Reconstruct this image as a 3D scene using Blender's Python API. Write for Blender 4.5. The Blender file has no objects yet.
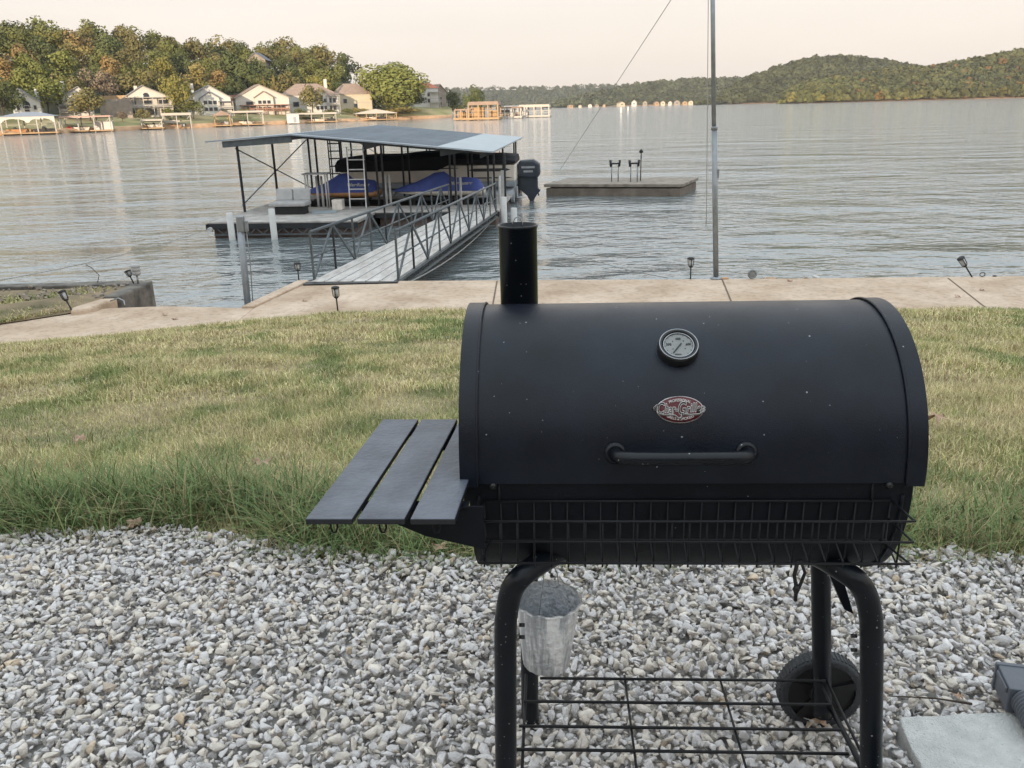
import bpy, bmesh, math, random
import numpy as np
from mathutils import Vector, Matrix
R=math.radians
rnd=random.Random(7); nr=np.random.RandomState(7)
sc=bpy.context.scene; col=sc.collection
# ---------------------------------------------------------------- camera
F=830.; PITCH=R(18.48); ROLL=R(1.43); CAMZ=1.42
cC=np.array([0,0,CAMZ]); fw=np.array([0,math.cos(PITCH),-math.sin(PITCH)])
r0=np.array([1.,0,0]); u0=np.cross(r0,fw)
ri=r0*math.cos(ROLL)-u0*math.sin(ROLL); up=u0*math.cos(ROLL)+r0*math.sin(ROLL)
cd=bpy.data.cameras.new('camera'); cam=bpy.data.objects.new('camera',cd); col.objects.link(cam)
cd.sensor_fit='HORIZONTAL'; cd.sensor_width=36; cd.lens=36*F/1024; cd.clip_start=.05; cd.clip_end=20000
cam.matrix_world=Matrix(((ri[0],up[0],-fw[0],0),(ri[1],up[1],-fw[1],0),(ri[2],up[2],-fw[2],CAMZ),(0,0,0,1)))
sc.camera=cam
def ray(px,py): return fw+ri*(px-512)/F-up*(py-384)/F
def atz(px,py,z):
    d=ray(px,py); return cC+d*(z-CAMZ)/d[2]
def aty(px,py,y):
    d=ray(px,py); return cC+d*y/d[1]
def hor(px): return 384-F*math.tan(PITCH)/math.cos(ROLL)-(px-512)*math.tan(ROLL)
def U(px):
    d=ray(px,hor(px)); return d[0]/d[1]
# ---------------------------------------------------------------- world, sun, exposure
SUN_EL=R(7); SKYK=1.15; HAZE=.8e-4; sdir=Vector((-.24,-.97,0)).normalized()
w=bpy.data.worlds.new('World'); sc.world=w; w.use_nodes=True
nt=w.node_tree; bg=nt.nodes['Background']
sky=nt.nodes.new('ShaderNodeTexSky'); sky.sky_type='NISHITA'; sky.sun_disc=False
sky.sun_elevation=SUN_EL; sky.sun_rotation=math.atan2(sdir.x,sdir.y)
sky.altitude=200; sky.air_density=1.0; sky.dust_density=1.5; sky.ozone_density=1
# thin evening haze veil over the clear sky: cream near the horizon, pale blue higher up
geo=nt.nodes.new('ShaderNodeTexCoord'); sp_=nt.nodes.new('ShaderNodeSeparateXYZ'); nt.links.new(geo.outputs['Generated'],sp_.inputs[0])
cr=nt.nodes.new('ShaderNodeValToRGB'); nt.links.new(sp_.outputs['Z'],cr.inputs[0])
els=cr.color_ramp.elements
for pos,c_ in ((0,(.475,.405,.350)),(.045,(.47,.425,.39)),(.10,(.43,.455,.47)),(.135,(.68,.735,.78)),(.22,(.90,.98,1.06)),(1,(.80,.92,1.0))):
    e_=els[0] if pos==0 else (els[1] if pos==1 else els.new(pos)); e_.color=(*c_,1)
    if pos==1: e_.position=1
cn=nt.nodes.new('ShaderNodeTexNoise'); mp_=nt.nodes.new('ShaderNodeMapping'); mp_.inputs['Scale'].default_value=(1.2,1.2,7); nt.links.new(geo.outputs['Generated'],mp_.inputs[0]); nt.links.new(mp_.outputs[0],cn.inputs['Vector'])
cn.inputs['Scale'].default_value=1.6; cn.inputs['Detail'].default_value=5
mr_=nt.nodes.new('ShaderNodeMapRange'); nt.links.new(cn.outputs['Fac'],mr_.inputs[0]); mr_.inputs[1].default_value=.3; mr_.inputs[2].default_value=.7; mr_.inputs[3].default_value=.955; mr_.inputs[4].default_value=1.045
vm_=nt.nodes.new('ShaderNodeVectorMath'); vm_.operation='SCALE'; nt.links.new(cr.outputs[0],vm_.inputs[0]); nt.links.new(mr_.outputs[0],vm_.inputs['Scale'])
vs_=nt.nodes.new('ShaderNodeVectorMath'); vs_.operation='SCALE'; nt.links.new(vm_.outputs[0],vs_.inputs[0]); vs_.inputs['Scale'].default_value=SKYK/.12
mx_=nt.nodes.new('ShaderNodeMix'); mx_.data_type='RGBA'; mx_.inputs[0].default_value=.94
nt.links.new(sky.outputs[0],mx_.inputs[6]); nt.links.new(vs_.outputs[0],mx_.inputs[7]); nt.links.new(mx_.outputs[2],bg.inputs[0]); bg.inputs[1].default_value=.12
sl=bpy.data.lights.new('sun','SUN'); sl.energy=3.9; sl.angle=R(.5); sl.color=(1,.80,.58)
so=bpy.data.objects.new('sun',sl); col.objects.link(so)
tos=Vector((sdir.x*math.cos(SUN_EL),sdir.y*math.cos(SUN_EL),math.sin(SUN_EL)))
so.rotation_euler=tos.to_track_quat('Z','Y').to_euler()
sc.view_settings.view_transform='Standard'; sc.view_settings.look='None'
sc.view_settings.exposure=0.80; sc.view_settings.gamma=1
sc.cycles.max_bounces=6; sc.cycles.diffuse_bounces=3; sc.cycles.glossy_bounces=3
sc.cycles.transparent_max_bounces=6; sc.cycles.use_denoising=True
try: sc.cycles.denoiser='OPENIMAGEDENOISE'
except Exception: pass
# ---------------------------------------------------------------- materials
def mat(name,c,rough=.7,metal=0,var=.15,scale=6,bump=0,bscale=60,c2=None,spec=.5,objcol=False,attr=None,detail=5,coord='Object'):
    m=bpy.data.materials.new(name); m.use_nodes=True; t=m.node_tree; N=t.nodes; L=t.links
    b=N['Principled BSDF']; b.inputs['Roughness'].default_value=rough; b.inputs['Metallic'].default_value=metal
    b.inputs['Specular IOR Level'].default_value=spec
    tc=N.new('ShaderNodeTexCoord'); no=N.new('ShaderNodeTexNoise'); no.inputs['Scale'].default_value=scale
    no.inputs['Detail'].default_value=detail; L.new(tc.outputs[coord],no.inputs['Vector'])
    rp=N.new('ShaderNodeValToRGB'); L.new(no.outputs['Fac'],rp.inputs['Fac'])
    rp.color_ramp.elements[0].position=.3; rp.color_ramp.elements[1].position=.7
    if c2 is None:
        a=[x*(1-var) for x in c]; d=[min(1,x*(1+var)) for x in c]
    else: a,d=c,c2
    rp.color_ramp.elements[0].color=(*a,1); rp.color_ramp.elements[1].color=(*d,1)
    out=rp.outputs[0]
    if objcol or attr:
        mx=N.new('ShaderNodeMix'); mx.data_type='RGBA'; mx.blend_type='MULTIPLY'; mx.inputs[0].default_value=1
        L.new(out,mx.inputs[6])
        if attr:
            at=N.new('ShaderNodeAttribute'); at.attribute_name=attr; L.new(at.outputs['Color'],mx.inputs[7])
        else:
            oi=N.new('ShaderNodeObjectInfo'); L.new(oi.outputs['Color'],mx.inputs[7])
        out=mx.outputs[2]
    L.new(out,b.inputs['Base Color'])
    if bump:
        n2=N.new('ShaderNodeTexNoise'); n2.inputs['Scale'].default_value=bscale; n2.inputs['Detail'].default_value=6
        L.new(tc.outputs[coord],n2.inputs['Vector'])
        bp=N.new('ShaderNodeBump'); bp.inputs['Strength'].default_value=bump; bp.inputs['Distance'].default_value=.01
        L.new(n2.outputs['Fac'],bp.inputs['Height']); L.new(bp.outputs[0],b.inputs['Normal'])
    return m
def stain_or_glint(m,scale,lo,hi,p0=.35,p1=.65,stretch=(1,1,1)):
    t=m.node_tree; N=t.nodes; L=t.links; b=N['Principled BSDF']; src=b.inputs['Base Color'].links[0].from_socket
    tc=N.new('ShaderNodeTexCoord'); mp=N.new('ShaderNodeMapping'); mp.inputs['Scale'].default_value=stretch; no=N.new('ShaderNodeTexNoise'); no.inputs['Scale'].default_value=scale; no.inputs['Detail'].default_value=8; no.inputs['Roughness'].default_value=.65
    L.new(tc.outputs['Object'],mp.inputs[0]); L.new(mp.outputs[0],no.inputs['Vector'])
    rp=N.new('ShaderNodeValToRGB'); L.new(no.outputs['Fac'],rp.inputs['Fac']); rp.color_ramp.elements[0].position=p0; rp.color_ramp.elements[1].position=p1
    rp.color_ramp.elements[0].color=(*lo,1); rp.color_ramp.elements[1].color=(*hi,1)
    mx=N.new('ShaderNodeMix'); mx.data_type='RGBA'; mx.blend_type='MULTIPLY'; mx.inputs[0].default_value=1; L.new(src,mx.inputs[6]); L.new(rp.outputs[0],mx.inputs[7]); L.new(mx.outputs[2],b.inputs['Base Color']); return m
def roughvar(m,scale,lo,hi,stretch=(1,1,1)):
    t=m.node_tree; N=t.nodes; L=t.links; b=N['Principled BSDF']; tc=N.new('ShaderNodeTexCoord'); mp=N.new('ShaderNodeMapping'); mp.inputs['Scale'].default_value=stretch
    no=N.new('ShaderNodeTexNoise'); no.inputs['Scale'].default_value=scale; no.inputs['Detail'].default_value=8; L.new(tc.outputs['Object'],mp.inputs[0]); L.new(mp.outputs[0],no.inputs['Vector'])
    mr=N.new('ShaderNodeMapRange'); L.new(no.outputs['Fac'],mr.inputs[0]); mr.inputs[1].default_value=.3; mr.inputs[2].default_value=.7; mr.inputs[3].default_value=lo; mr.inputs[4].default_value=hi; L.new(mr.outputs[0],b.inputs['Roughness']); return m
def speckle(m,scale,thr,colr,amount=1.0):
    """small flecks scattered over an existing material"""
    t=m.node_tree; N=t.nodes; L=t.links; b=N['Principled BSDF']
    src=b.inputs['Base Color'].links[0].from_socket
    tc=N.new('ShaderNodeTexCoord'); v=N.new('ShaderNodeTexVoronoi'); v.inputs['Scale'].default_value=scale
    nz=N.new('ShaderNodeTexNoise'); nz.inputs['Scale'].default_value=scale*2.5; nz.inputs['Detail'].default_value=3
    L.new(tc.outputs['Object'],v.inputs['Vector']); L.new(tc.outputs['Object'],nz.inputs['Vector'])
    sep=N.new('ShaderNodeSeparateColor'); L.new(v.outputs['Color'],sep.inputs[0])
    # threshold radius varies per cell so most cells have no fleck
    ms=N.new('ShaderNodeMath'); ms.operation='POWER'; L.new(sep.outputs[0],ms.inputs[0]); ms.inputs[1].default_value=4
    mm=N.new('ShaderNodeMath'); mm.operation='MULTIPLY'; L.new(ms.outputs[0],mm.inputs[0]); mm.inputs[1].default_value=thr
    n3=N.new('ShaderNodeMath'); n3.operation='MULTIPLY'; L.new(mm.outputs[0],n3.inputs[0]); L.new(nz.outputs['Fac'],n3.inputs[1])
    lt=N.new('ShaderNodeMath'); lt.operation='LESS_THAN'; L.new(v.outputs['Distance'],lt.inputs[0]); L.new(n3.outputs[0],lt.inputs[1])
    ma=N.new('ShaderNodeMath'); ma.operation='MULTIPLY'; L.new(lt.outputs[0],ma.inputs[0]); ma.inputs[1].default_value=amount
    mx=N.new('ShaderNodeMix'); mx.data_type='RGBA'; L.new(ma.outputs[0],mx.inputs[0]); L.new(src,mx.inputs[6]); mx.inputs[7].default_value=(*colr,1)
    L.new(mx.outputs[2],b.inputs['Base Color']); return m
M={}
M['grill']=roughvar(speckle(speckle(stain_or_glint(mat('grill_black',(.0055,.0080,.0148),.40,.0,.25,9,.12,500,spec=.27),5,(.75,.75,.75),(1.7,1.6,1.45)),75,.22,(.30,.31,.33),.8),26,.10,(.38,.38,.39),.8),7,.27,.42,(1,1,.4))
M['grill_body']=speckle(mat('barrel_black',(.0035,.0048,.008),.5,.0,.3,12,.15,400,spec=.2),60,.15,(.2,.2,.21),.7)
M['tube']=speckle(mat('tube_black',(.0045,.0065,.010),.30,.0,.25,14,.08,300,spec=.3),110,.36,(.34,.34,.35),.8)
M['wire']=mat('wire_black',(.006,.007,.009),.5,0,.2,30,spec=.3)
M['slat']=speckle(stain_or_glint(mat('slat_paint',(.065,.078,.105),.42,0,.3,14,.22,90,c2=(.10,.118,.15)),11,(.72,.72,.72),(1.25,1.22,1.18),.36,.64),40,.14,(.01,.01,.01),1)
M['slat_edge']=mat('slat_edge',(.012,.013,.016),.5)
M['gauge_face']=mat('gauge_face',(.20,.205,.20),.35,.2,.1,40)
M['gauge_ring']=mat('gauge_ring',(.30,.31,.33),.25,.9,.1,60)
M['black']=mat('black_paint',(.01,.01,.011),.45)
M['badge_red']=mat('badge_red',(.085,.010,.014),.4,.2,.15,60)
M['badge_silver']=mat('badge_silver',(.55,.52,.50),.3,.8,.1,80)
M['foil']=stain_or_glint(mat('foil',(.95,.96,.97),.3,.2,.1,30,1.0,55),18,(.50,.52,.55),(1.1,1.1,1.1),.42,.58,(3,3,.3))  # bright streaks and darker ribs of shiny foil painted into the colour
M['bucket_in']=speckle(mat('bucket_inside',(.72,.77,.82),.3,.3,.2,60,1.0,90),170,.9,(.85,.87,.9),1)  # sparkle of the foil lining painted as bright flecks
M['rubber']=mat('rubber',(.035,.038,.043),.75,0,.3,30,.4,200)
M['hub']=mat('hub_plastic',(.008,.008,.009),.5)
M['concrete']=stain_or_glint(stain_or_glint(mat('concrete',(.42,.315,.225),.9,0,.1,1.3,.5,25,c2=(.54,.43,.335),detail=9),.8,(.80,.76,.72),(1.05,1.05,1.05),.35,.55,(1,1,.2)),9,(.84,.83,.82),(1.05,1.05,1.05),.38,.5)
M['concrete_grey']=speckle(mat('concrete_slab',(.50,.51,.50),.9,0,.1,25,1.0,220,c2=(.66,.66,.64),detail=9),90,.5,(.3,.3,.3),.5)
M['concrete_dark']=mat('stained_concrete',(.05,.048,.045),.9,0,.3,4,.6,30,c2=(.20,.18,.155),detail=9)
M['joint']=mat('joint',(.14,.10,.075),.95)
M['deckwood']=stain_or_glint(mat('weathered_deck',(.33,.31,.29),.85,0,.2,3,.4,40,c2=(.46,.44,.41)),2,(.7,.7,.7),(1.1,1.1,1.1))
M['gangdeck']=stain_or_glint(mat('gangway_deck',(.50,.48,.455),.6,.1,.12,3,.2,30),1.5,(.72,.70,.67),(1.1,1.1,1.1),.35,.6,(3,.5,1))
M['rust']=mat('rusty_float',(.07,.045,.035),.8,0,.4,2.5,.3,20,c2=(.14,.10,.085))
M['steel']=mat('painted_steel',(.10,.115,.125),.5,.3,.2,6)
M['darksteel']=mat('dark_steel',(.025,.027,.03),.5,.3,.3,6)
M['galv']=mat('galvanised',(.27,.29,.31),.45,.6,.15,8)
M['alu']=mat('aluminium',(.6,.61,.62),.4,.5,.1,8)
M['whitepipe']=mat('white_pipe',(.52,.52,.51),.5,0,.1,5)
M['roofmetal']=stain_or_glint(mat('roof_metal',(.29,.33,.375),.5,.1,.06,1.2),.8,(.9,.9,.9),(1.05,1.05,1.05),.35,.6,(3,.4,1))
M['roofpale']=mat('roof_pale',(.33,.39,.43),.45,.2,.08,1.2)
M['bluecover']=mat('blue_cover',(.07,.105,.36),.75,0,.15,4,.6,6)
M['blackcover']=mat('black_cover',(.008,.009,.013),.8,0,.3,3,.7,4)
M['boatside']=mat('boat_side',(.80,.73,.64),.45,.1,.12,2)
M['boatstripe']=mat('boat_dark_stripe',(.06,.06,.065),.5)
M['pontoon']=mat('pontoon_metal',(.36,.40,.44),.4,.3,.1,4)
M['hullwhite']=mat('hull_white',(.72,.67,.60),.4)
M['hullorange']=mat('hull_orange',(.5,.26,.12),.45)
M['motor']=mat('motor_blue_grey',(.035,.045,.06),.35,0,.15,4)
M['motorstripe']=mat('motor_stripe',(.30,.31,.33),.4)
M['vinyl']=mat('grey_vinyl',(.36,.36,.36),.6,0,.12,5,.3,20)
M['greyplastic']=mat('grey_plastic',(.085,.095,.115),.45,0,.12,10,.1,60)
M['lampglass']=mat('lamp_plastic',(.45,.47,.48),.25,0,.1,30)
M['platform']=mat('platform_planks',(.17,.145,.12),.9,0,.3,3,.5,20,c2=(.30,.26,.22))
M['platformside']=mat('platform_side',(.11,.09,.07),.9,0,.3,2,.5,12,c2=(.21,.175,.145))
M['rope']=mat('rope',(.26,.26,.25),.8)
M['dead_leaf']=mat('dead_leaf',(.30,.19,.13),.8,0,.3,30,.4,40,c2=(.50,.35,.25))
M['twig']=mat('twig',(.05,.035,.025),.9)
M['soil']=mat('soil_under_gravel',(.30,.285,.27),.95,0,.3,20,.8,40)
def lawnmat():
    m=mat('lawn_soil',(.20,.17,.09),.95,0,.2,1.1,1.0,60,c2=(.38,.32,.20),detail=10); return m
M['lawn']=lawnmat()
M['grass']=mat('grass_blades',(.8,.8,.8),.75,0,.2,3,attr='tint',spec=.25)
M['stone']=mat('gravel_stone',(.54,.517,.50),.85,0,.25,45,.5,160,attr='tint',c2=(.74,.715,.69),spec=.3)
M['leaf']=mat('tree_leaves',(1.2,1.25,1.2),.9,0,.35,.35,objcol=True,c2=(1.6,1.55,1.4),spec=.2)
M['forest']=mat('forest_leaves',(.8,.8,.8),.9,0,.3,.02,attr='tint',spec=.1)
M['bark']=mat('bark',(.06,.045,.035),.9)
M['shore']=mat('far_lawn',(.17,.18,.06),.95,0,.3,.08,c2=(.36,.29,.16))
M['bank']=mat('rocky_bank',(.42,.25,.14),.95,0,.4,.6,1.0,3,c2=(.58,.38,.23))
M['hill']=mat('hill_ground',(.035,.04,.018),.95,0,.3,.02)
M['glass']=mat('window_glass',(.03,.035,.045),.12,0,.2,2)
M['trim']=mat('white_trim',(.38,.355,.32),.6)
M['whitewall']=mat('white_siding',(.55,.54,.51),.7,0,.06,.5)
M['creamwall']=mat('cream_siding',(.52,.49,.44),.7,0,.06,.5)
M['yellowwall']=mat('yellow_stucco',(.48,.42,.31),.7,0,.06,.5)
M['greyroof']=mat('grey_shingle',(.13,.14,.165),.85,0,.15,1)
M['tanroof']=mat('tan_shingle',(.28,.20,.155),.85,0,.15,1)
M['redroof']=mat('red_roof',(.40,.13,.075),.8,0,.15,1)
M['brownroof']=mat('brown_shingle',(.22,.15,.11),.85,0,.15,1)
M['redwood']=mat('red_deck_wood',(.30,.16,.11),.8,0,.2,1)
M['tanwood']=mat('tan_wood',(.36,.235,.125),.8,0,.2,1)
M['whiteroof']=mat('white_metal_roof',(.42,.38,.33),.6,0,.06,1)
M['pinkroof']=mat('faded_red_roof',(.42,.27,.22),.7,0,.08,1)
M['blueroof']=mat('blue_grey_roof',(.22,.24,.28),.7,0,.08,1)
M['retain']=mat('retaining_block',(.20,.18,.16),.9,0,.25,.8,c2=(.33,.27,.22))
M['redcar']=mat('red_paint',(.45,.04,.03),.4)
# water
def water():
    m=bpy.data.materials.new('lake_water'); m.use_nodes=True; t=m.node_tree; N=t.nodes; L=t.links
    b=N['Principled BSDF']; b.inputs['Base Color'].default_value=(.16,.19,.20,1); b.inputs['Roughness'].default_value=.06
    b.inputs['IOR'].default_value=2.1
    tc=N.new('ShaderNodeTexCoord'); prev=None
    for sx,sy,s,dist,rot in ((.46,.80,1.0,.24,.12),(1.5,2.7,1.0,.11,-.15),(3.4,6.0,1.0,.036,.25),(.09,.16,1.,1.0,.05)):
        mp=N.new('ShaderNodeMapping'); mp.inputs['Scale'].default_value=(sx,sy,1); mp.inputs['Rotation'].default_value=(0,0,rot)
        no=N.new('ShaderNodeTexNoise'); no.inputs['Scale'].default_value=s; no.inputs['Detail'].default_value=2; no.inputs['Distortion'].default_value=.35
        L.new(tc.outputs['Object'],mp.inputs[0]); L.new(mp.outputs[0],no.inputs['Vector'])
        bp=N.new('ShaderNodeBump'); bp.inputs['Strength'].default_value=1; bp.inputs['Distance'].default_value=dist
        L.new(no.outputs['Fac'],bp.inputs['Height'])
        if prev: L.new(prev.outputs[0],bp.inputs['Normal'])
        prev=bp
    L.new(prev.outputs[0],b.inputs['Normal']); return m
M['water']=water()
# ---------------------------------------------------------------- mesh building
def tagp(o,label=None,cat=None,group=None,kind=None):
    if label: o['label']=label
    if cat: o['category']=cat
    if group: o['group']=group
    if kind: o['kind']=kind
    return o
def empty(name,loc,rz=0,label=None,cat=None,group=None):
    o=bpy.data.objects.new(name,None); col.objects.link(o); o.location=[float(x) for x in loc]; o.rotation_euler=(0,0,rz)
    o.empty_display_size=.1
    return tagp(o,label,cat,group)
def wm(o):
    m=Matrix.LocRotScale(o.location,o.rotation_euler,o.scale)
    return wm(o.parent)@m if o.parent else m
class MB:
    def __init__(s,T=None): s.v=[]; s.f=[]; s.mi=[]; s.sm=[]; s.T=T; s.cur=0
    def add(s,vs,fs,smooth=False):
        b=len(s.v)
        for p in vs:
            p=Vector([float(c) for c in p]); s.v.append(s.T@p if s.T else p)
        for f in fs: s.f.append([b+i for i in f]); s.mi.append(s.cur); s.sm.append(smooth)
        return s
    def box(s,c,d,rot=None):
        c=Vector([float(x) for x in c]); hx,hy,hz=[x/2 for x in d]; vs=[]
        for z in(-hz,hz):
            for x,y in((-hx,-hy),(hx,-hy),(hx,hy),(-hx,hy)):
                p=Vector((x,y,z)); vs.append(c+(rot@p if rot else p))
        return s.add(vs,[(3,2,1,0),(4,5,6,7),(0,1,5,4),(1,2,6,5),(2,3,7,6),(3,0,4,7)])
    def bar(s,a,b,wd,h,upv=(0,0,1)):
        a=Vector([float(x) for x in a]); b=Vector([float(x) for x in b]); y=(b-a); L=y.length; y/=L
        x=y.cross(Vector(upv))
        if x.length<1e-4: x=y.cross(Vector((1,0,0)))
        x.normalize(); z=x.cross(y); r=Matrix((x,y,z)).transposed()
        return s.box((a+b)/2,(wd,L,h),r)
    def tube(s,pts,r,n=10,closed=False,cap=True):
        pts=[Vector([float(x) for x in p]) for p in pts]; m=len(pts); rr=r if hasattr(r,'__len__') else [r]*m
        vs=[];fs=[];prev=None
        for i,p in enumerate(pts):
            if closed: t=(pts[(i+1)%m]-pts[i-1])
            else: t=pts[min(i+1,m-1)]-pts[max(i-1,0)]
            t.normalize()
            if prev is None:
                a=Vector((0,0,1)) if abs(t.z)<.9 else Vector((1,0,0)); x=t.cross(a).normalized()
            else:
                x=prev-t*prev.dot(t)
                x=x.normalized() if x.length>1e-6 else t.orthogonal().normalized()
            prev=x; y=t.cross(x)
            for k in range(n):
                an=2*math.pi*k/n; vs.append(p+(x*math.cos(an)+y*math.sin(an))*rr[i])
        for i in range(m if closed else m-1):
            j=(i+1)%m
            for k in range(n): fs.append((i*n+k,i*n+(k+1)%n,j*n+(k+1)%n,j*n+k))
        s.add(vs,fs,True)
        if cap and not closed:
            b=len(s.v)-len(vs); s.f.append([b+k for k in range(n)][::-1]); s.mi.append(s.cur); s.sm.append(False)
            s.f.append([b+(m-1)*n+k for k in range(n)]); s.mi.append(s.cur); s.sm.append(False)
        return s
    def lathe(s,prof,c=(0,0,0),ax=(0,0,1),n=24,capends=True):
        ax=Vector(ax).normalized(); x=ax.orthogonal().normalized(); y=ax.cross(x); c=Vector([float(q) for q in c])
        vs=[];fs=[]
        for r,z in prof:
            for k in range(n):
                a=2*math.pi*k/n; vs.append(c+ax*z+(x*math.cos(a)+y*math.sin(a))*r)
        m=len(prof)
        for i in range(m-1):
            for k in range(n): fs.append((i*n+k,i*n+(k+1)%n,(i+1)*n+(k+1)%n,(i+1)*n+k))
        s.add(vs,fs,True); b=len(s.v)-len(vs)
        if capends:
            s.f.append([b+k for k in range(n)][::-1]); s.f.append([b+(m-1)*n+k for k in range(n)])
            s.mi+= [s.cur]*2; s.sm+=[False]*2
        return s
    def prism(s,poly,vec):
        n=len(poly); vec=Vector([float(x) for x in vec]); P=[Vector([float(x) for x in p]) for p in poly]
        return s.add(P+[p+vec for p in P],[list(range(n))[::-1],list(range(n,2*n))]+[(i,(i+1)%n,n+(i+1)%n,n+i) for i in range(n)])
    def build(s,name,m,parent=None,label=None,bevel=0):
        me=bpy.data.meshes.new(name)
        vs=s.v
        if parent is not None:
            inv=wm(parent).inverted(); vs=[inv@p for p in vs]
        me.from_pydata([tuple(p) for p in vs],[],s.f)
        for x in (m if isinstance(m,(list,tuple)) else [m]): me.materials.append(M[x])
        me.polygons.foreach_set('material_index',s.mi); me.polygons.foreach_set('use_smooth',s.sm)
        me.validate(); me.update()
        bm=bmesh.new(); bm.from_mesh(me); bmesh.ops.recalc_face_normals(bm,faces=bm.faces); bm.to_mesh(me); bm.free()
        if parent is None:
            # origin at the base of the mesh
            a=np.array([p[:] for p in vs]); o0=Vector(((a[:,0].min()+a[:,0].max())/2,(a[:,1].min()+a[:,1].max())/2,a[:,2].min()))
            me.transform(Matrix.Translation(-o0))
        o=bpy.data.objects.new(name,me); col.objects.link(o)
        if parent is None: o.location=o0
        else: o.parent=parent
        if bevel:
            b=o.modifiers.new('bevel','BEVEL'); b.width=bevel; b.segments=2; b.limit_method='ANGLE'; b.angle_limit=R(40)
        if label: o['label']=label
        return o
def npmesh(name,V,Fa,m,tint=None,smooth=False):
    """V (n,3), Fa (k,q) faces as one mesh; tint (n,3) vertex tint attribute"""
    me=bpy.data.meshes.new(name); n=len(V); k,q=Fa.shape
    me.vertices.add(n); me.vertices.foreach_set('co',V.astype(np.float32).ravel())
    me.loops.add(k*q); me.loops.foreach_set('vertex_index',Fa.astype(np.int32).ravel())
    me.polygons.add(k); me.polygons.foreach_set('loop_start',np.arange(0,k*q,q,dtype=np.int32))
    me.polygons.foreach_set('loop_total',np.full(k,q,dtype=np.int32))
    if tint is not None:
        a=me.attributes.new('tint','FLOAT_COLOR','POINT')
        a.data.foreach_set('color',np.concatenate([tint,np.ones((n,1))],1).astype(np.float32).ravel())
    me.materials.append(M[m]); me.update(calc_edges=True); me.validate()
    if smooth: me.polygons.foreach_set('use_smooth',[True]*k)
    o=bpy.data.objects.new(name,me); col.objects.link(o); return o
def frame(loc,rz=0): return Matrix.Translation([float(x) for x in loc])@Matrix.Rotation(rz,4,'Z')
def copy_tree(o,parent=None):
    c=o.copy(); col.objects.link(c)
    if parent: c.parent=parent
    for ch in [x for x in bpy.data.objects if x.parent==o]: copy_tree(ch,c)
    return c
def textmesh(body,size,shear=0,offset=0,extrude=.0004,spacing=1.0):
    cu=bpy.data.curves.new('t','FONT'); cu.body=body; cu.size=size; cu.shear=shear; cu.offset=offset; cu.extrude=extrude
    cu.align_x='CENTER'; cu.align_y='CENTER'; cu.space_character=spacing
    o=bpy.data.objects.new('t',cu); col.objects.link(o); dg=bpy.context.evaluated_depsgraph_get()
    me=bpy.data.meshes.new_from_object(o.evaluated_get(dg)); vs=[v.co.copy() for v in me.vertices]; fs=[list(p.vertices) for p in me.polygons]
    bpy.data.objects.remove(o); bpy.data.curves.remove(cu); bpy.data.meshes.remove(me); return vs,fs
def pnoise(x,y,seed=0):
    """cheap smooth value noise for layout"""
    xi=np.floor(x).astype(int); yi=np.floor(y).astype(int); fx=x-xi; fy=y-yi
    fx=fx*fx*(3-2*fx); fy=fy*fy*(3-2*fy)
    def h(a,b):
        n=(a*374761393+b*668265263+seed*974711)&0x7fffffff; n=((n^(n>>13))*1274126177)&0x7fffffff; return (n^(n>>16))%10007/10007.
    return (h(xi,yi)*(1-fx)+h(xi+1,yi)*fx)*(1-fy)+(h(xi,yi+1)*(1-fx)+h(xi+1,yi+1)*fx)*fy
WZ=-2.7; DZ=-2.15; SZ=-1.9
#=================================================================== STRUCTURE
# lake
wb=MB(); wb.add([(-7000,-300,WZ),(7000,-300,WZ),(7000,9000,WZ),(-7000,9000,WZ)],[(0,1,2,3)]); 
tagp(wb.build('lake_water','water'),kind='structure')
lb=MB(); lb.add([(-8000,-8000,-9),(8000,-8000,-9),(8000,9500,-9),(-8000,9500,-9)],[(0,1,2,3)]); tagp(lb.build('ground','hill'),kind='structure')
# lawn terrain (home shore)
def lawn_edge(x):   # near edge of the concrete walk
    return np.interp(x,[-30,-8,-6,-4.6,-3,-.5,8.3,30],[8.5,12.45,13.05,13.5,14.05,14.05,13.1,11.0])
def gravel_edge(x):
    return np.interp(x,[-6,-1.9,-1.2,-.65,-.1,.6,1.38,1.63,6],[2.62,2.63,2.65,2.46,2.38,2.37,2.36,2.30,2.15])
def lawn_z(x,y):
    e=lawn_edge(x); t=np.clip((y-2.9)/(e-2.9),0,1)
    z=SZ*(t*.93+.07*t*t)
    z=z+np.where((t>.02)&(t<.98),.05*(pnoise(x*.9+50,y*.9+50,3)-.5)*np.clip(t*6,0,1)*np.clip((1-t)*6,0,1),0)
    return z
xs=np.concatenate([np.linspace(-60,-14,12),np.linspace(-13,13,105),np.linspace(14,60,12)]); 
V=[];nx=len(xs); ny=90
for j in range(ny):
    for x in xs:
        e=float(lawn_edge(x)); y0=-.5 if j else -70
        y=y0 if j==0 else -.5+(e+.25+.5)*(j-1)/(ny-2)
        z=float(lawn_z(np.array(x),np.array(min(y,e)))) - (.03 if y>e+.01 else 0)
        V.append((x,y,z-.012))
Fq=[(j*nx+i,j*nx+i+1,(j+1)*nx+i+1,(j+1)*nx+i) for j in range(ny-1) for i in range(nx-1)]
o=npmesh('lawn',np.array(V),np.array(Fq),'lawn',smooth=True); tagp(o,kind='structure')
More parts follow.
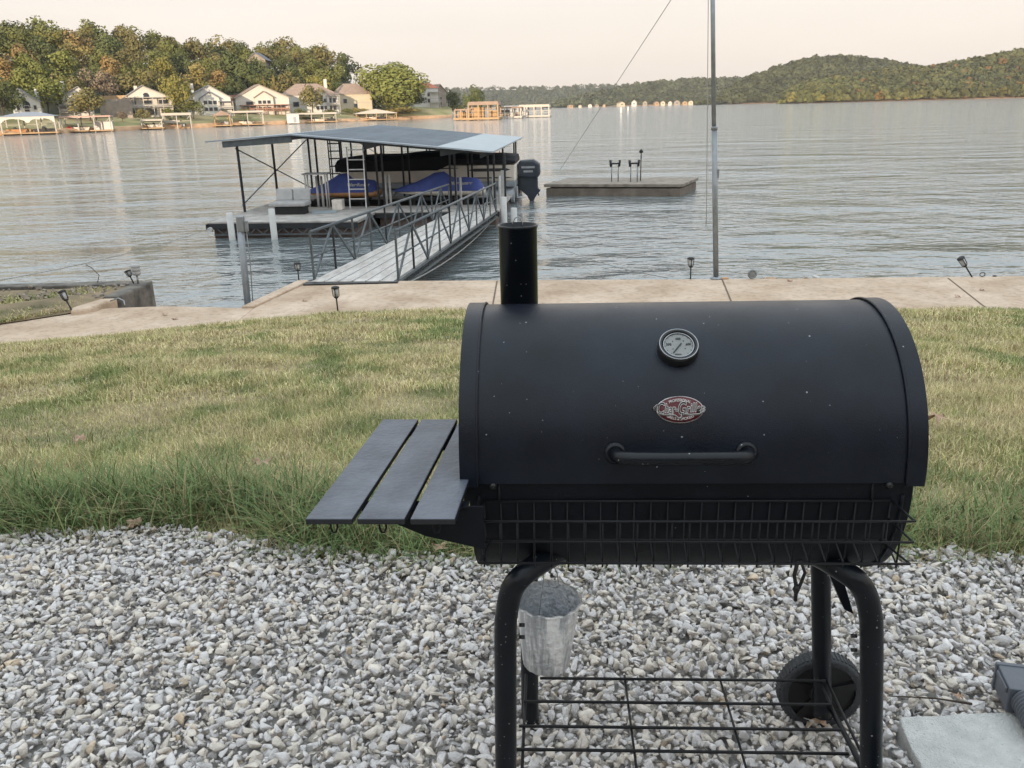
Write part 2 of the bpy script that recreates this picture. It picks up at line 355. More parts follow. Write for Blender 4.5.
# concrete walk slabs: top SZ, solid down into the lake as a sea wall
def walk_poly(pts,name,m='concrete',top=SZ,depth=2.2):
    b=MB(); b.prism([(x,y,top-depth) for x,y in pts],(0,0,depth)); return tagp(b.build(name,m,bevel=.015),kind='structure')
wallY=lambda x: np.interp(x,[-30,-8,-4.1,4,10,30],[17.6,17.1,16.95,16.15,15.7,14.2])
NR=[(-4.15,16.95),(-4.85,14.75)]
right=[(-3.95,float(wallY(-3.95)))]
pts=[(x,float(lawn_edge(x))) for x in (-4.6,-3,-1.5,-.5,2,5,8.3,14,30)]
pts+= [(30,14.2),(10,float(wallY(10))),(4,float(wallY(4))),(-4.1,16.95),(-4.6,14.62)]
walk_poly(pts,'walkway')
pl=[(x,float(lawn_edge(x))) for x in (-12,-10,-8,-6.5,-5.5,-4.604)]+[(-4.604,14.6),tuple(atz(165,306,SZ)[:2]),tuple(atz(112,308,SZ)[:2]),(-7.75,14.75),(-9.0,13.6),(-12,12.3)]
walk_poly(pl,'boat_ramp_apron',depth=1.2)
b=MB(); b.prism([(-4.65,14.6,SZ-.02),(-7.6,14.25,SZ-.02),(-7.6,24,-4.2),(-4.0,24,-4.2)],(0,0,-.3)); tagp(b.build('boat_ramp','concrete'),kind='structure')
# kerb along the right of the ramp
b=MB(); b.prism([(-4.12,16.9,SZ-.3),(-4.6,14.6,SZ-.3),(-4.82,14.6,SZ-.3),(-4.36,16.9,SZ-.3)],(0,0,.34)); tagp(b.build('ramp_kerb','concrete',bevel=.02),'long pale concrete kerb sloping beside the boat ramp','kerb')
# joints
b=MB()
for (x0,y0,x1,y1) in ((722,279,734,308),(948,278,985,307),(497,281,492,309)):
    p=atz(x0,y0,SZ+.004); q=atz(x1,y1,SZ+.004); b.bar(p,q,.028,.004)
tagp(b.build('walkway_joint','joint'),kind='structure')
# left bank of land behind the ramp with its wall
b=MB(); n=24; m_=14; vs=[]
for j in range(m_):
    for i in range(n):
        x=-40+ (i/(n-1))**.6*32.38; yn=float(np.interp(x,[-40,-12,-9,-7.62],[9,12.25,13.5,14.66])); yf=16.7
        y=yn+(yf-yn)*j/(m_-1); z=SZ+.02+.14*float(pnoise(np.array(x*1.5),np.array(y*1.5),9))*min(1,min(j,m_-1-j)/2.)
        vs.append((x,y,z))
b.add(vs,[(j*n+i,j*n+i+1,(j+1)*n+i+1,(j+1)*n+i) for j in range(m_-1) for i in range(n-1)],True)
M['bankground']=mat('bank_ground',(.10,.085,.045),.95,0,.3,1.6,1.0,30,c2=(.27,.20,.12),detail=10)
tagp(b.build('bank_ground','bankground'),kind='structure')
b=MB(); b.prism([(-40,17.4,-4),(-7.35,16.95,-4),(-7.35,16.62,-4),(-40,16.95,-4)],(0,0,4+SZ+.1)); tagp(b.build('sea_wall','concrete_dark',bevel=.02),'low stained sea wall edging the grassy bank left of the ramp','wall')
b=MB(); b.prism([(-7.62,16.6,-3.2),(-7.24,16.6,-3.2),(-7.33,15.3,-3.2),(-7.62,15.3,-3.2)],(0,0,3.2+SZ+.13))
tagp(b.build('ramp_wall','concrete_dark',bevel=.04),'dark mould stained concrete block wall ending beside the boat ramp','wall')
b=MB(); b.prism([(-7.34,15.297,SZ-.1),(-7.50,14.50,SZ-.1),(-7.75,14.35,SZ-.1),(-7.85,14.6,SZ-.1),(-7.64,15.297,SZ-.1)],(0,0,.20)); tagp(b.build('kerb_end','concrete',bevel=.04),'pale rounded kerb end at the foot of the dark ramp wall','kerb')
#------------------------------------------------------------------- added building, unseen behind the camera, blocks the sun to shade the foreground
hb=empty('added_shade_building',(-12,-18,0),0,'added long building, unseen behind the gravel patio, blocking the low sun','building')
b=MB(); b.box((-12,-23,4.6),(62,10,9.2)); b.build('wall','creamwall',hb)
b=MB(); b.prism([(-44,-28.6,9.2),(-44,-17.4,9.2),(-44,-23,11.2)],(64,0,0)); b.build('roof','greyroof',hb)
for z in (3.0,6.0):
    b=MB(); b.box((-12,-17.2,z),(62,1.6,.2)); b.build('balcony','tanwood',hb)
for x in range(-42,19,6):
    b=MB(); b.box((x,-16.5,4.6),(.16,.16,9.2)); b.build('post','trim',hb)
    for z in (1.5,4.5,7.5):
        b=MB(); b.box((x+3,-17.98,z),(1.8,.06,1.4)); wf=b.build('window','trim',hb)
        b=MB(); b.box((x+3,-17.93,z),(1.6,.04,1.2)); b.build('pane','glass',wf)
#=================================================================== LEFT SHORE
SH_PX=[-260,-120,0,50,120,200,300,400,440,452]; SH_Y=[190,212,231,240,262,284,320,365,385,398]
SH_U=[U(p) for p in SH_PX]
shoreY=lambda u: np.interp(u,SH_U,SH_Y)
SKY_PX=[-200,0,45,75,105,130,165,200,218,240,286,327,352,365,400,452]
HILLZ=[15,20,21.5,20,22,20,19.5,18.5,15.5,18.5,18.5,18,14,4,1.5,0]
SKY_U=[U(p) for p in SKY_PX]
def land_z(u,t):
    H=np.interp(u,SKY_U,HILLZ)
    z=np.interp(t,[0,.6,4,16,34],[WZ-.5,WZ+1.0,WZ+1.7,.6,2.4])
    z=z+np.clip((t-34)/85,0,1)**.8*H
    return z
ts=[0,.3,.6,2,4,7,10,16,22,28,34,45,60,80,100,119,150,230]
us=np.linspace(SH_U[0],SH_U[-1],110); V=[]
for t in ts:
    for u in us:
        Y=shoreY(u)+t; V.append((u*Y,Y,float(land_z(u,t))))
nx=len(us)
Fq=np.array([(j*nx+i,j*nx+i+1,(j+1)*nx+i+1,(j+1)*nx+i) for j in range(len(ts)-1) for i in range(nx-1)])
o=npmesh('far_shore_land',np.array(V),Fq,'shore',smooth=True); o.data.materials.append(M['bank']); o.data.materials.append(M['hill'])
mi=np.zeros(len(Fq),int); mi[:3*(nx-1)]=1; mi[10*(nx-1):]=2; o.data.polygons.foreach_set('material_index',mi.tolist()); tagp(o,kind='structure')
def lpt(px,t):
    u=U(px); Y=float(shoreY(u))+t; return Vector((u*Y,Y,float(land_z(u,t))))
def zat(px,py,Y): return float(aty(px,py,Y)[2])
# ---- houses
def house(name,label,cat,pc,wpx,yb,ye,yt,t,wall,roof,yaw=24,apex=.5,depth=9,wins=(),chim=None,porch=None,hip=False,side=None,arch=None,deckm='trim',group=None,wing=None):
    """front looks towards the lake; pixel measures give real sizes at distance Y"""
    p=lpt(pc,t); Y=p.y; k=Y/F*1.02; W=wpx*k; yaw=R(yaw)
    z0=min(zat(pc,yb,Y),p.z+1.5); he=zat(pc,ye,Y)-z0; ht=zat(pc,yt,Y)-z0
    e=empty(name,(p.x,p.y,z0),yaw,label,cat,group); T=frame((p.x,p.y,z0),yaw)
    b=MB(T); D=depth
    if hip: b.box((0,D/2,he/2-1),(W,D,he+2))
    else: b.prism([(-W/2,0,-2),(W/2,0,-2),(W/2,0,he),(W*(apex-.5),0,ht-.15),(-W/2,0,he)],(0,D,0))
    b.build('wall',wall,e)
    b=MB(T); ov=.45
    if hip:
        vs=[(-W/2-ov,-ov,he),(W/2+ov,-ov,he),(W/2+ov,D+ov,he),(-W/2-ov,D+ov,he),(-W*.2,D/2,ht),(W*.2,D/2,ht)]
        b.add(vs,[(0,1,5,4),(1,2,5),(2,3,4,5),(3,0,4),(3,2,1,0)])
    else:
        A=Vector((W*(apex-.5),-ov,ht+.05)); Lp=Vector((-W/2-ov,-ov,he-.2)); Rp=Vector((W/2+ov,-ov,he-.2)); d=Vector((0,0,-.28))
        b.prism([Lp,A,Rp,Rp+d,A+d,Lp+d],(0,D+2*ov,0))
    rf=b.build('roof',roof,e)
    if not hip:
        b=MB(T); tr=Vector((0,-.06,0))
        b.bar(Lp+tr+d*.5,A+tr+d*.5,.1,.34,(0,1,0)); b.bar(A+tr+d*.5,Rp+tr+d*.5,.1,.34,(0,1,0)); b.build('fascia','trim',e)
    if chim is not None:
        cx,ch=chim; b=MB(T); b.box((cx*W,D*.35,he+(ch)/2),(1.0,1.2,ch)); b.build('chimney',wall,rf)
    for (fx,fz,fw_,fh) in wins:
        b=MB(T); b.box((fx*W,-.05,fz*he),(fw_*W+.3,.12,fh*he+.3)); wf=b.build('window','trim',e)
        b=MB(T); b.box((fx*W,-.13,fz*he),(fw_*W,.06,fh*he)); b.build('pane','glass',wf)
    if arch:
        fx,fz,r=arch; b=MB(T); 
        prof=[(fx*W+r*math.cos(a),-.06,fz*he+r*math.sin(a)) for a in np.linspace(0,math.pi,11)]
        b.prism([(fx*W-r,-.12,fz*he-r*.9),(fx*W+r,-.12,fz*he-r*.9)]+prof,(0,.1,0)); b.build('arched_window','glass',e)
    # side windows on the left wall
    for (fy,fz,w_,h_) in (side or ()):
        b=MB(T); b.box((-W/2-.03,fy*D,fz*he),(.1,w_,h_)); b.build('window','glass',e)
    if wing:
        fx,ww,wt=wing; x_=fx*W; w2=ww*W/2; eh=wt*he; ap=eh+w2*.62
        b=MB(T); b.prism([(x_-w2,-1.3,-2),(x_+w2,-1.3,-2),(x_+w2,-1.3,eh),(x_,-1.3,ap),(x_-w2,-1.3,eh)],(0,3,0)); wg=b.build('gable_wing',wall,e)
        b=MB(T); A=Vector((x_,-1.7,ap+.1)); L1=Vector((x_-w2-.35,-1.7,eh-.12)); R1=Vector((x_+w2+.35,-1.7,eh-.12)); d=Vector((0,0,-.24)); b.prism([L1,A,R1,R1+d,A+d,L1+d],(0,4.5,0)); b.build('wing_roof',roof,wg)
        for zz in (.28,.68):
            for dx in (-.5,0,.5):
                b=MB(T); b.box((x_+dx*w2,-1.34,zz*he),(w2*.36,.08,he*.2)); b.build('window','glass',wg)
    for fz in (.5,):
        b=MB(T); b.box((0,-.03,fz*he),(W+.1,.1,.16)); b.build('belt_course','trim',e)
    if porch:
        x0,x1,z0p,z1p,dp,rail=porch
        b=MB(T); b.box(((x0+x1)/2*W,-dp/2-.02,z1p*he),((x1-x0)*W+.5,dp+.3,.22)); b.build('porch_roof',roof if rail!='balcony' else deckm,e)
        b=MB(T); b.box(((x0+x1)/2*W,-dp/2-.02,z0p*he),((x1-x0)*W,dp,.22)); b.build('porch_floor',deckm,e)
        nps=max(2,int((x1-x0)*W/2.6)+1)
        for i in range(nps):
            b=MB(T); b.box(((x0+(x1-x0)*i/(nps-1))*W,-dp+.08,(z0p+z1p)/2*he),(.22,.22,(z1p-z0p)*he)); b.build('post',deckm,e)
            b=MB(T); b.box(((x0+(x1-x0)*i/(nps-1))*W,-dp+.09,z0p*he/2-.6),(.22,.22,z0p*he+1)) ; b.build('post',deckm,e)
        b=MB(T); b.box(((x0+x1)/2*W,-dp+.05,z0p*he+.95),((x1-x0)*W,.07,.08)); b.box(((x0+x1)/2*W,-dp+.05,z0p*he+.55),((x1-x0)*W,.05,.4)); b.build('railing',deckm,e)
    return e
WN=[(-.25,.35,.1,.25),(.25,.35,.1,.25)]
house('white_house','white house with steep gable and tall arched window behind the twin arched boathouse','house',29,23,114,101,88,22,'whitewall','greyroof',24,.3,9,
      [(0,.52,.16,.22),(-.3,.5,.09,.3),(.3,.5,.09,.3),(0,.28,.16,.14)],(.42,3.4),arch=(0,.72,1.0))
house('white_house','narrow white house with small porch, half hidden by the broad olive-green tree','house',78,28,118,98,86,22,'whitewall','greyroof',24,.65,9,
      [(.12,.55,.1,.45),(.3,.5,.06,.3)],(-.3,5),(-.5,-.08,.3,.62,2.2,'p'))
house('cream_house','cream gabled house with full width veranda and round topped attic window','house',150,41,117,97,85,20,'creamwall','greyroof',26,.42,10,
      [(-.28,.72,.06,.2),(.0,.7,.16,.26),(.33,.72,.2,.26),(-.3,.25,.12,.3),(.05,.25,.2,.3),(.32,.25,.12,.3)],(-.2,3.6),(-.5,.5,.5,.98,2.0,'balcony'),arch=(-.02,1.06,1.0))
house('white_house','white gabled house with dark grey roof and covered porch on its right','house',210,40,114,97,85,20,'whitewall','greyroof',24,.55,11,
      [(-.1,.65,.06,.3),(.04,.66,.13,.32),(.16,.66,.06,.3),(.04,.3,.13,.22),(.16,.3,.06,.22),(-.36,.75,.1,.2)],(-.3,4.6),(.22,.52,.3,.72,2.2,'p'),wing=(.03,.42,.95))
house('cream_house','cream house with red wooden decks and brown gable roof below the small golden trees','house',264,48,113,97,84,20,'creamwall','brownroof',24,.45,11,
      [(.0,.66,.05,.34),(.07,.66,.05,.4),(.14,.66,.05,.34),(-.25,.62,.12,.22),(.03,.3,.16,.24),(-.25,.28,.12,.2),(.34,.3,.12,.22)],(-.12,3.4),(-.42,.46,.16,.5,2.6,'balcony'),deckm='redwood',side=[(.4,.6,1.2,1.4)],wing=(.02,.34,1.0))
house('large_house','large pale house with tan hipped roof and white columns behind the dark olive tree','house',313,50,113,95,83,20,'whitewall','tanroof',26,.5,13,
      [(.18,.68,.09,.3),(.34,.66,.05,.3),(.42,.66,.05,.3),(.34,.3,.05,.3),(.42,.3,.05,.3),(.15,.28,.1,.26),(-.3,.5,.1,.25)],(.33,6),(.26,.5,.42,.95,1.6,'balcony'),hip=True,side=[(.3,.6,1.2,1.5)],wing=(.16,.3,1.0))
house('pale_house','pale house with tan roof partly hidden behind the big round tree','house',356,32,111,94,83,20,'yellowwall','tanroof',26,.5,12,
      [(-.3,.6,.1,.25),(0,.3,.1,.25)],None,hip=True,side=[(.3,.6,1.2,1.5),(.6,.3,1.2,1.5)])
house('red_roofed_house','tall pale house with bright red hipped roof and chimney, right of the big round tree','house',427,24,109,88,81,30,'whitewall','redroof',26,.5,11,
      [(.1,.68,.1,.14),(.1,.4,.1,.16),(-.25,.68,.1,.14),(-.25,.4,.1,.16)],(.1,4.2),(.1,.5,.3,.8,1.8,'balcony'),hip=True,side=[(.5,.68,1.4,1.4)])
house('grey_house','slim grey house with a dark roof joined to the right of the red roofed house','house',441,11,109,91,84,31,'retain','brownroof',26,.5,9,[(0,.6,.2,.16),(0,.3,.2,.16)],None)
b=MB(); p=lpt(262,84); b.prism([p+Vector((-4,0,1)),p+Vector((4,0,1)),p+Vector((4,0,9)),p+Vector((0,0,11.5)),p+Vector((-4,0,9))],(0,8,0)); 
hh=empty('hidden_house',p,0,'grey house roof just peeking through trees near the skyline','house'); b.build('wall','retain',hh)
b=MB(); b.prism([p+Vector((-5,-.5,8.6)),p+Vector((0,-.5,12.1)),p+Vector((5,-.5,8.6)),p+Vector((0,-.5,11.6))],(0,9,0)); b.build('roof','greyroof',hh)
# retaining walls
for (x0,x1,yt_,yb_,t,lab,mm) in ((104,131,99,118,22,'grey block retaining wall between the narrow white house and the veranda house','retain'),
                              (228,246,95,102,30,'reddish retaining wall above the green slope','redwood'),(104,128,95.5,99,26,'tan garden wall with low hedge above the grey retaining wall','tanwood')):
    p=lpt((x0+x1)/2,t); k=p.y/F; z0=zat((x0+x1)/2,yb_,p.y); z1=zat((x0+x1)/2,yt_,p.y)
    b=MB(frame((p.x,p.y,0),R(10))); b.box((0,0,(z0+z1)/2-.3),((x1-x0)*k*1.05,1.0,z1-z0+.6)); tagp(b.build('retaining_wall',mm),lab,'wall')
# ---- boathouses / boat docks along the far shore
def boathouse(label,x0,x1,yroof,yeave,yb,kind,roof,postm='trim',t=-3,floor=True,name='boathouse'):
    pc=(x0+x1)/2; u=U(pc); Y=float(shoreY(u))+t; k=Y/F; W=(x1-x0)*k; X=u*Y; yaw=R(18)
    he=zat(pc,yeave,Y)-WZ; ht=zat(pc,yroof,Y)-WZ; D=7.
    e=empty(name,(X,Y,WZ),yaw,label,'boat dock'); T=frame((X,Y,WZ),yaw); h=W/2*.97
    b=MB(T)
    if kind=='hip': b.add([(-h-.4,-.4,he),(h+.4,-.4,he),(h+.4,D,he),(-h-.4,D,he),(-h*.35,D/2,ht),(h*.35,D/2,ht)],[(0,1,5,4),(1,2,5),(2,3,4,5),(3,0,4),(3,2,1,0)])
    elif kind=='gable': b.prism([(-h-.3,-.4,he),(0,-.4,ht),(h+.3,-.4,he),(h+.3,-.4,he-.15),(-h-.3,-.4,he-.15)],(0,D,0))
    else: b.box((0,D/2-.2,he+.12),(2*h+.5,D+.6,max(.25,ht-he)))
    b.build('roof',roof,e)
    if kind=='hip':
        b=MB(T)   # arched fascia
        for s in (-1,1):
            c=s*h/2; n=9; arc=[(c+h/2*.86*math.cos(a),-.2,he-1.5+1.0*math.sin(a)) for a in np.linspace(math.pi,0,n)]
            b.prism([(c-h/2,-.2,he-1.6)]+arc+[(c+h/2,-.2,he-1.6),(c+h/2,-.2,he),(c-h/2,-.2,he)],(0,.15,0))
        b.build('arched_fascia','tanwood' if 0 else 'creamwall',e)
    nps=max(2,int(W/4)+1)
    for i in range(nps):
        for yy in (0,D-.6):
            b=MB(T); b.box((-h+.1+(2*h-.2)*i/(nps-1),yy,he/2-.1),(.28,.28,he+.1)); b.build('post',postm,e)
    b=MB(T); b.box((0,D-.6,he*.55),(2*h,.1,.14)); b.box((0,D-.6,he-.35),(2*h,.1,.2)); b.build('rear_rail',postm,e)
    for s_ in (-1,1):
        b=MB(T); b.bar((s_*h,0,he-.2),(s_*(h-1.1),0,he-1.4),.14,.14); b.build('brace',postm,e)
    for q_ in range(3):
        xx=rnd.uniform(-h*.85,h*.85); b=MB(T); b.box((xx,rnd.uniform(3.5,5.8),.6+.5),(rnd.uniform(.6,1.5),.7,rnd.uniform(.7,1.3))); b.build('storage_box',rnd.choice(['tanwood','motorstripe','vinyl','boatstripe']),e)
    if floor:
        b=MB(T); b.box((0,D/2-.6,.45),(2*h+1,D+1.2,.3)); b.build('deck','tanwood',e)
    return e,T,h,D,he
def smallboat(T,e,x,y,L,label,mm='hullwhite',z=.9,canopy=False):
    c=T@Vector((x,y,z)); r=empty('boat',c,T.to_euler().z,label,'boat'); b=MB(T)
    prof=[(-L/2,0),(-L/2+.3,.55),(L*.2,.6),(L/2,.02),(L*.2,-.6),(-L/2+.3,-.55)]
    vs=[(x+a,y+c_*1.4,z+.55) for a,c_ in prof]+[(x+a*.85,y+c_*.7,z-.25) for a,c_ in prof]
    b.add(vs,[(0,1,2,3,4,5),(11,10,9,8,7,6)]+[(i,(i+1)%6,6+(i+1)%6,6+i) for i in range(6)]); b.build('hull',mm,r)
    b=MB(T); b.prism([(x-.6,y-.6,z+.55),(x+.5,y-.6,z+.55),(x-.1,y-.6,z+1.15),(x-.5,y-.6,z+1.15)],(0,1.2,0)); b.build('windshield','glass',r)
    if canopy:
        b=MB(T); b.box((x-.6,y,z+2.1),(2.2,1.6,.1)); b.box((x-1.5,y,z+1.4),(.06,1.4,1.4)); b.box((x+.3,y,z+1.4),(.06,1.4,1.4)); b.build('canopy','bluecover',r)
    return r
e,T,h,D,he=boathouse('blue-grey hip roofed boathouse with twin cream arches at the far left',3,51,112,116.5,133,'hip','blueroof')
smallboat(T,e,h*.5,3,6,'dark covered boat inside the right arch of the twin arched boathouse','boatstripe')
smallboat(T,e,-h*.55,3,5,'tan boat inside the left arch of the twin arched boathouse','hullorange')
e,T,h,D,he=boathouse('flat red-roofed boat dock in front of the narrow white house',63,107,115.5,117,131,'flat','pinkroof')
smallboat(T,e,-h*.35,2,5.5,'white boat with dark windshield under the flat red dock roof'); 
b=MB(T); c=T@Vector((-h*.75,1,.6)); r=empty('jet_ski',c,0,'small red watercraft at the left of the red-roofed dock','watercraft'); b.box((-h*.75,1,1.1),(1.6,.9,.7)); b.prism([(-h*.75-.3,.6,1.45),(-h*.75+.5,.6,1.45),(-h*.75+.1,.6,1.9)],(0,.8,0)); b.build('hull','redcar',r)
b=MB(T); b.box((h*.62,4,1.6),(5,2.2,2.3)); bb=empty('shed',T@Vector((h*.62,4,.5)),0,'white storage shed on the right end of the red-roofed dock','shed'); b.build('wall','whitewall',bb); b=MB(T); b.box((h*.62,4,2.83),(5.4,2.6,.15)); b.build('roof','blueroof',bb)
e,T,h,D,he=boathouse('small white canopy dock with sloping roof in front of the veranda house',141,160,119,120.5,130,'flat','whiteroof')
smallboat(T,e,h*.2,2.5,4.5,'white boat under the small sloping canopy dock')
e,T,h,D,he=boathouse('tall boxy dock frame on thick posts right of the small canopy dock',163,189,112,114.5,129,'flat','whiteroof',floor=False)
smallboat(T,e,-h*.4,2.5,5,'cream boat lifted inside the tall boxy dock frame',z=2)
e,T,h,D,he=boathouse('little gable fronted dock hut in front of the white grey-roofed house',214,229,110.5,115,127,'gable','tanroof','tanwood')
e,T,h,D,he=boathouse('pale flat canopy dock left of the white shed',232,262,110,112,126,'flat','whiteroof')
smallboat(T,e,-h*.1,2.5,5,'white runabout under the pale flat canopy dock',canopy=False)
e,T,h,D,he=boathouse('long white roofed dock in front of the large tan-roofed house',299,335,112,113.8,124,'flat','whiteroof')
smallboat(T,e,-h*.1,2.5,7,'white cruiser under the long white dock roof'); smallboat(T,e,h*.8,1.5,4,'small dark boat at the right end of the long white roofed dock','boatstripe')
e,T,h,D,he=boathouse('cream low gable dock in front of the big round tree',356,396,109,113.2,121,'gable','whiteroof','tanwood')
smallboat(T,e,-h*.3,2.5,6,'cream pontoon under the cream low gable dock'); smallboat(T,e,h*.3,1.5,5,'dark boat under the cream low gable dock','boatstripe')
p=lpt(292,-1); b=MB(frame((p.x,p.y,WZ),R(18))); b.box((0,0,1.9),(4.2,3,3.3)); se=empty('shed',(p.x,p.y,WZ),R(18),'square white shed at the waterline between two canopy docks','shed'); b.build('wall','whitewall',se)
b=MB(frame((p.x,p.y,WZ),R(18))); b.box((0,0,3.65),(4.7,3.5,.2)); b.build('roof','blueroof',se); b=MB(frame((p.x,p.y,WZ),R(18))); b.box((.6,-1.55,1.5),(1.,.08,2)); b.build('door','motorstripe',se)
# the big timber docks on the point
def pier(label,x0,x1,yt_,ye,yb,Y,roof,post,nlev,wallm=None):
    pc=(x0+x1)/2; u=U(pc); k=Y/F; W=(x1-x0)*k; e=empty('covered_dock',(u*Y,Y,WZ),R(-6),label,'boat dock'); T=frame((u*Y,Y,WZ),R(-6))
    ht=zat(pc,yt_,Y)-WZ; he=zat(pc,ye,Y)-WZ
    b=MB(T); b.prism([(-W/2-.4,0,he),(-W/2,0,ht),(W/2,0,ht),(W/2+.4,0,he)],(0,9,0)); b.build('roof',roof,e)
    b=MB(T); b.box((0,4,.5),(W+1,9.5,.6)); b.build('deck',post,e)
    n=max(3,int(W/2.6))
    for i in range(n+1):
        b=MB(T)
        for yy in (0,8.5): b.box((-W/2+W*i/n,yy,he/2),(.4,.4,he))
        b.build('post',post,e)
    if wallm:
        b=MB(T); b.box((-W*.2,5,he*.45),(W*.35,3,he*.8)); b.box((W*.28,6,he*.35),(W*.25,2,he*.55)); b.build('wall',wallm,e)
    b=MB(T); b.box((0,-.1,he*.62),(W,.12,.18)); b.box((0,-.1,1.6),(W,.1,.12)); b.build('railing',post,e)
pier('low orange timber dock hut at the left end of the point docks',455,472,109,110.5,121,300,'tanroof','tanwood',1,'tanwood')
pier('two storey orange timber dock with lookout deck on the point',469,497,101.5,105,121,296,'tanroof','tanwood',2,'tanwood')
pier('brown covered dock with open stalls right of the two storey timber dock',497,520,107,108.5,118,318,'brownroof','trim',1,'retain')
pier('pale roofed open dock at the right tip of the point docks',520,548,104.5,107,116.5,330,'whiteroof','trim',1,None)
pier('grey low dock showing behind the brown covered dock',505,524,105.5,106.5,114,360,'blueroof','trim',1,None)
# ---- trees
def crown_mesh(name,seed,nl=1000,size=.75,lobes=9,round_=False):
    r=np.random.RandomState(seed); C=[];Rr=[]
    if round_:
        C.append((0,0,.48)); Rr.append(.43)
    for i in range(lobes):
        a=2*math.pi*i/lobes+r.rand()*.8; q=.16+.20*r.rand(); z=.40+.36*r.rand()
        if round_: q=.27; z=.20+.52*r.rand()
        C.append((q*math.cos(a),q*math.sin(a),z)); Rr.append(.15+.10*r.rand())
    for i in range(4):
        C.append(((r.rand()-.5)*.2,(r.rand()-.5)*.2,.62+.22*r.rand())); Rr.append(.15+.06*r.rand())
    C=np.array(C);Rr=np.array(Rr); pr=Rr**2/np.sum(Rr**2); idx=r.choice(len(C),nl,p=pr)
    d=r.normal(size=(nl,3)); d/=np.linalg.norm(d,axis=1,keepdims=True)
    rad=Rr[idx]*(.72+.33*r.rand(nl)); P=C[idx]+d*rad[:,None]
    # keep leaves outside other lobes mostly, knock out some for gaps
    s=size*(.6+.8*r.rand(nl))*.05
    nrm=d+r.normal(size=(nl,3))*.36; nrm/=np.linalg.norm(nrm,axis=1,keepdims=True)
    a=np.cross(nrm,r.normal(size=(nl,3))); a/=np.linalg.norm(a,axis=1,keepdims=True); b_=np.cross(nrm,a)
    V=np.stack([P-a*s[:,None],P-b_*s[:,None]*.7,P+a*s[:,None],P+b_*s[:,None]*.7],1).reshape(-1,3)
    me=bpy.data.meshes.new(name); Fc=np.arange(nl*4).reshape(-1,4)
    me.from_pydata(V.tolist(),[],Fc.tolist()); me.materials.append(M['leaf']); me.update(); return me
def trunk_mesh(seed):
    r=random.Random(seed); b=MB(); b.tube([(0,0,-.04),(.01,0,.15),(0,.01,.35),(.01,0,.6)],[.025,.02,.016,.006],7)
    for i in range(5):
        a=r.random()*6.28; z=.25+.08*i; b.tube([(0,0,z),(.1*math.cos(a),.1*math.sin(a),z+.12),(.2*math.cos(a),.2*math.sin(a),z+.2)],[.012,.008,.003],5)
    me=bpy.data.meshes.new('trunk'); me.from_pydata([tuple(v) for v in b.v],[],b.f); me.materials.append(M['bark']); return me
CR=[crown_mesh('crown',s,1500,.62) for s in range(6)]; CRR=[crown_mesh('round_crown',40,9000,.42,18,True)]
CRC=[]
def conical(seed):
    r=np.random.RandomState(seed); nl=700; z=r.rand(nl)**.8; rad=(1-z)*.22*(.6+.4*r.rand(nl))+.02; a=r.rand(nl)*6.28
    P=np.stack([rad*np.cos(a),rad*np.sin(a),.1+z*.9],1); s=.03*(.6+.8*r.rand(nl)); n=r.normal(size=(nl,3)); n/=np.linalg.norm(n,axis=1,keepdims=True)
    q=np.cross(n,r.normal(size=(nl,3))); q/=np.linalg.norm(q,axis=1,keepdims=True); w_=np.cross(n,q)
    V=np.stack([P-q*s[:,None],P-w_*s[:,None],P+q*s[:,None],P+w_*s[:,None]],1).reshape(-1,3)
    me=bpy.data.meshes.new('crown'); me.from_pydata(V.tolist(),[],np.arange(nl*4).reshape(-1,4).tolist()); me.materials.append(M['leaf']); return me
CRC=[conical(3)]
TR=[trunk_mesh(s) for s in range(3)]
PAL={'dark green':(.060,.070,.028),'mid green':(.090,.095,.032),'yellow-green':(.15,.135,.04),'olive':(.115,.100,.042),'orange-brown':(.17,.115,.05),'bright green':(.115,.122,.036),'golden':(.18,.145,.055),'pink-brown':(.15,.115,.085)}
def tree(name,label,loc,h,wf,colr,crown=None,group=None):
    e=empty(name,loc,rnd.random()*6.28,label,'tree',group)
    c=bpy.data.objects.new('crown',crown or rnd.choice(CR)); col.objects.link(c); c.parent=e; c.scale=(h*wf,h*wf,h)
    v=.85+.3*rnd.random(); c.color=(*[x*v for x in PAL[colr]],1)
    t=bpy.data.objects.new('trunk',rnd.choice(TR)); col.objects.link(t); t.parent=e; t.scale=(h,h,h)
LM=['above the arched boathouse','above the steep white gable','left of the narrow white house','above the narrow white house','above the retaining wall','above the veranda house left side','above the veranda house right side',
    'above the boxy dock frame','above the grey roof','above the green slope','above the house with red decks','above the small yellow trees','above the tan roof','at the hill right end']
LP=[0,27,54,80,108,134,160,186,212,238,264,290,316,343]
ROWS=[('on the skyline',122,12.5),('just below the skyline',96,12),('halfway up the hill',76,11),('low on the hill',56,10),('directly behind the roofs',40,9.5)]
cols=['dark green','mid green','olive','dark green','mid green','olive','yellow-green']
special={(0,1):'mid green',(0,2):'dark green',(1,3):'bright green',(2,3):'bright green',(1,4):'bright green',(2,4):'bright green',(0,3):'orange-brown',(1,2):'orange-brown',(3,2):'golden',(3,1):'orange-brown',(4,3):'orange-brown',(4,4):'pink-brown',(7,4):'yellow-green',(6,3):'yellow-green',(7,3):'golden',(8,3):'orange-brown',(0,4):'dark green',(12,1):'olive',(13,0):'dark green',(10,0):'mid green',(13,2):'dark green'}
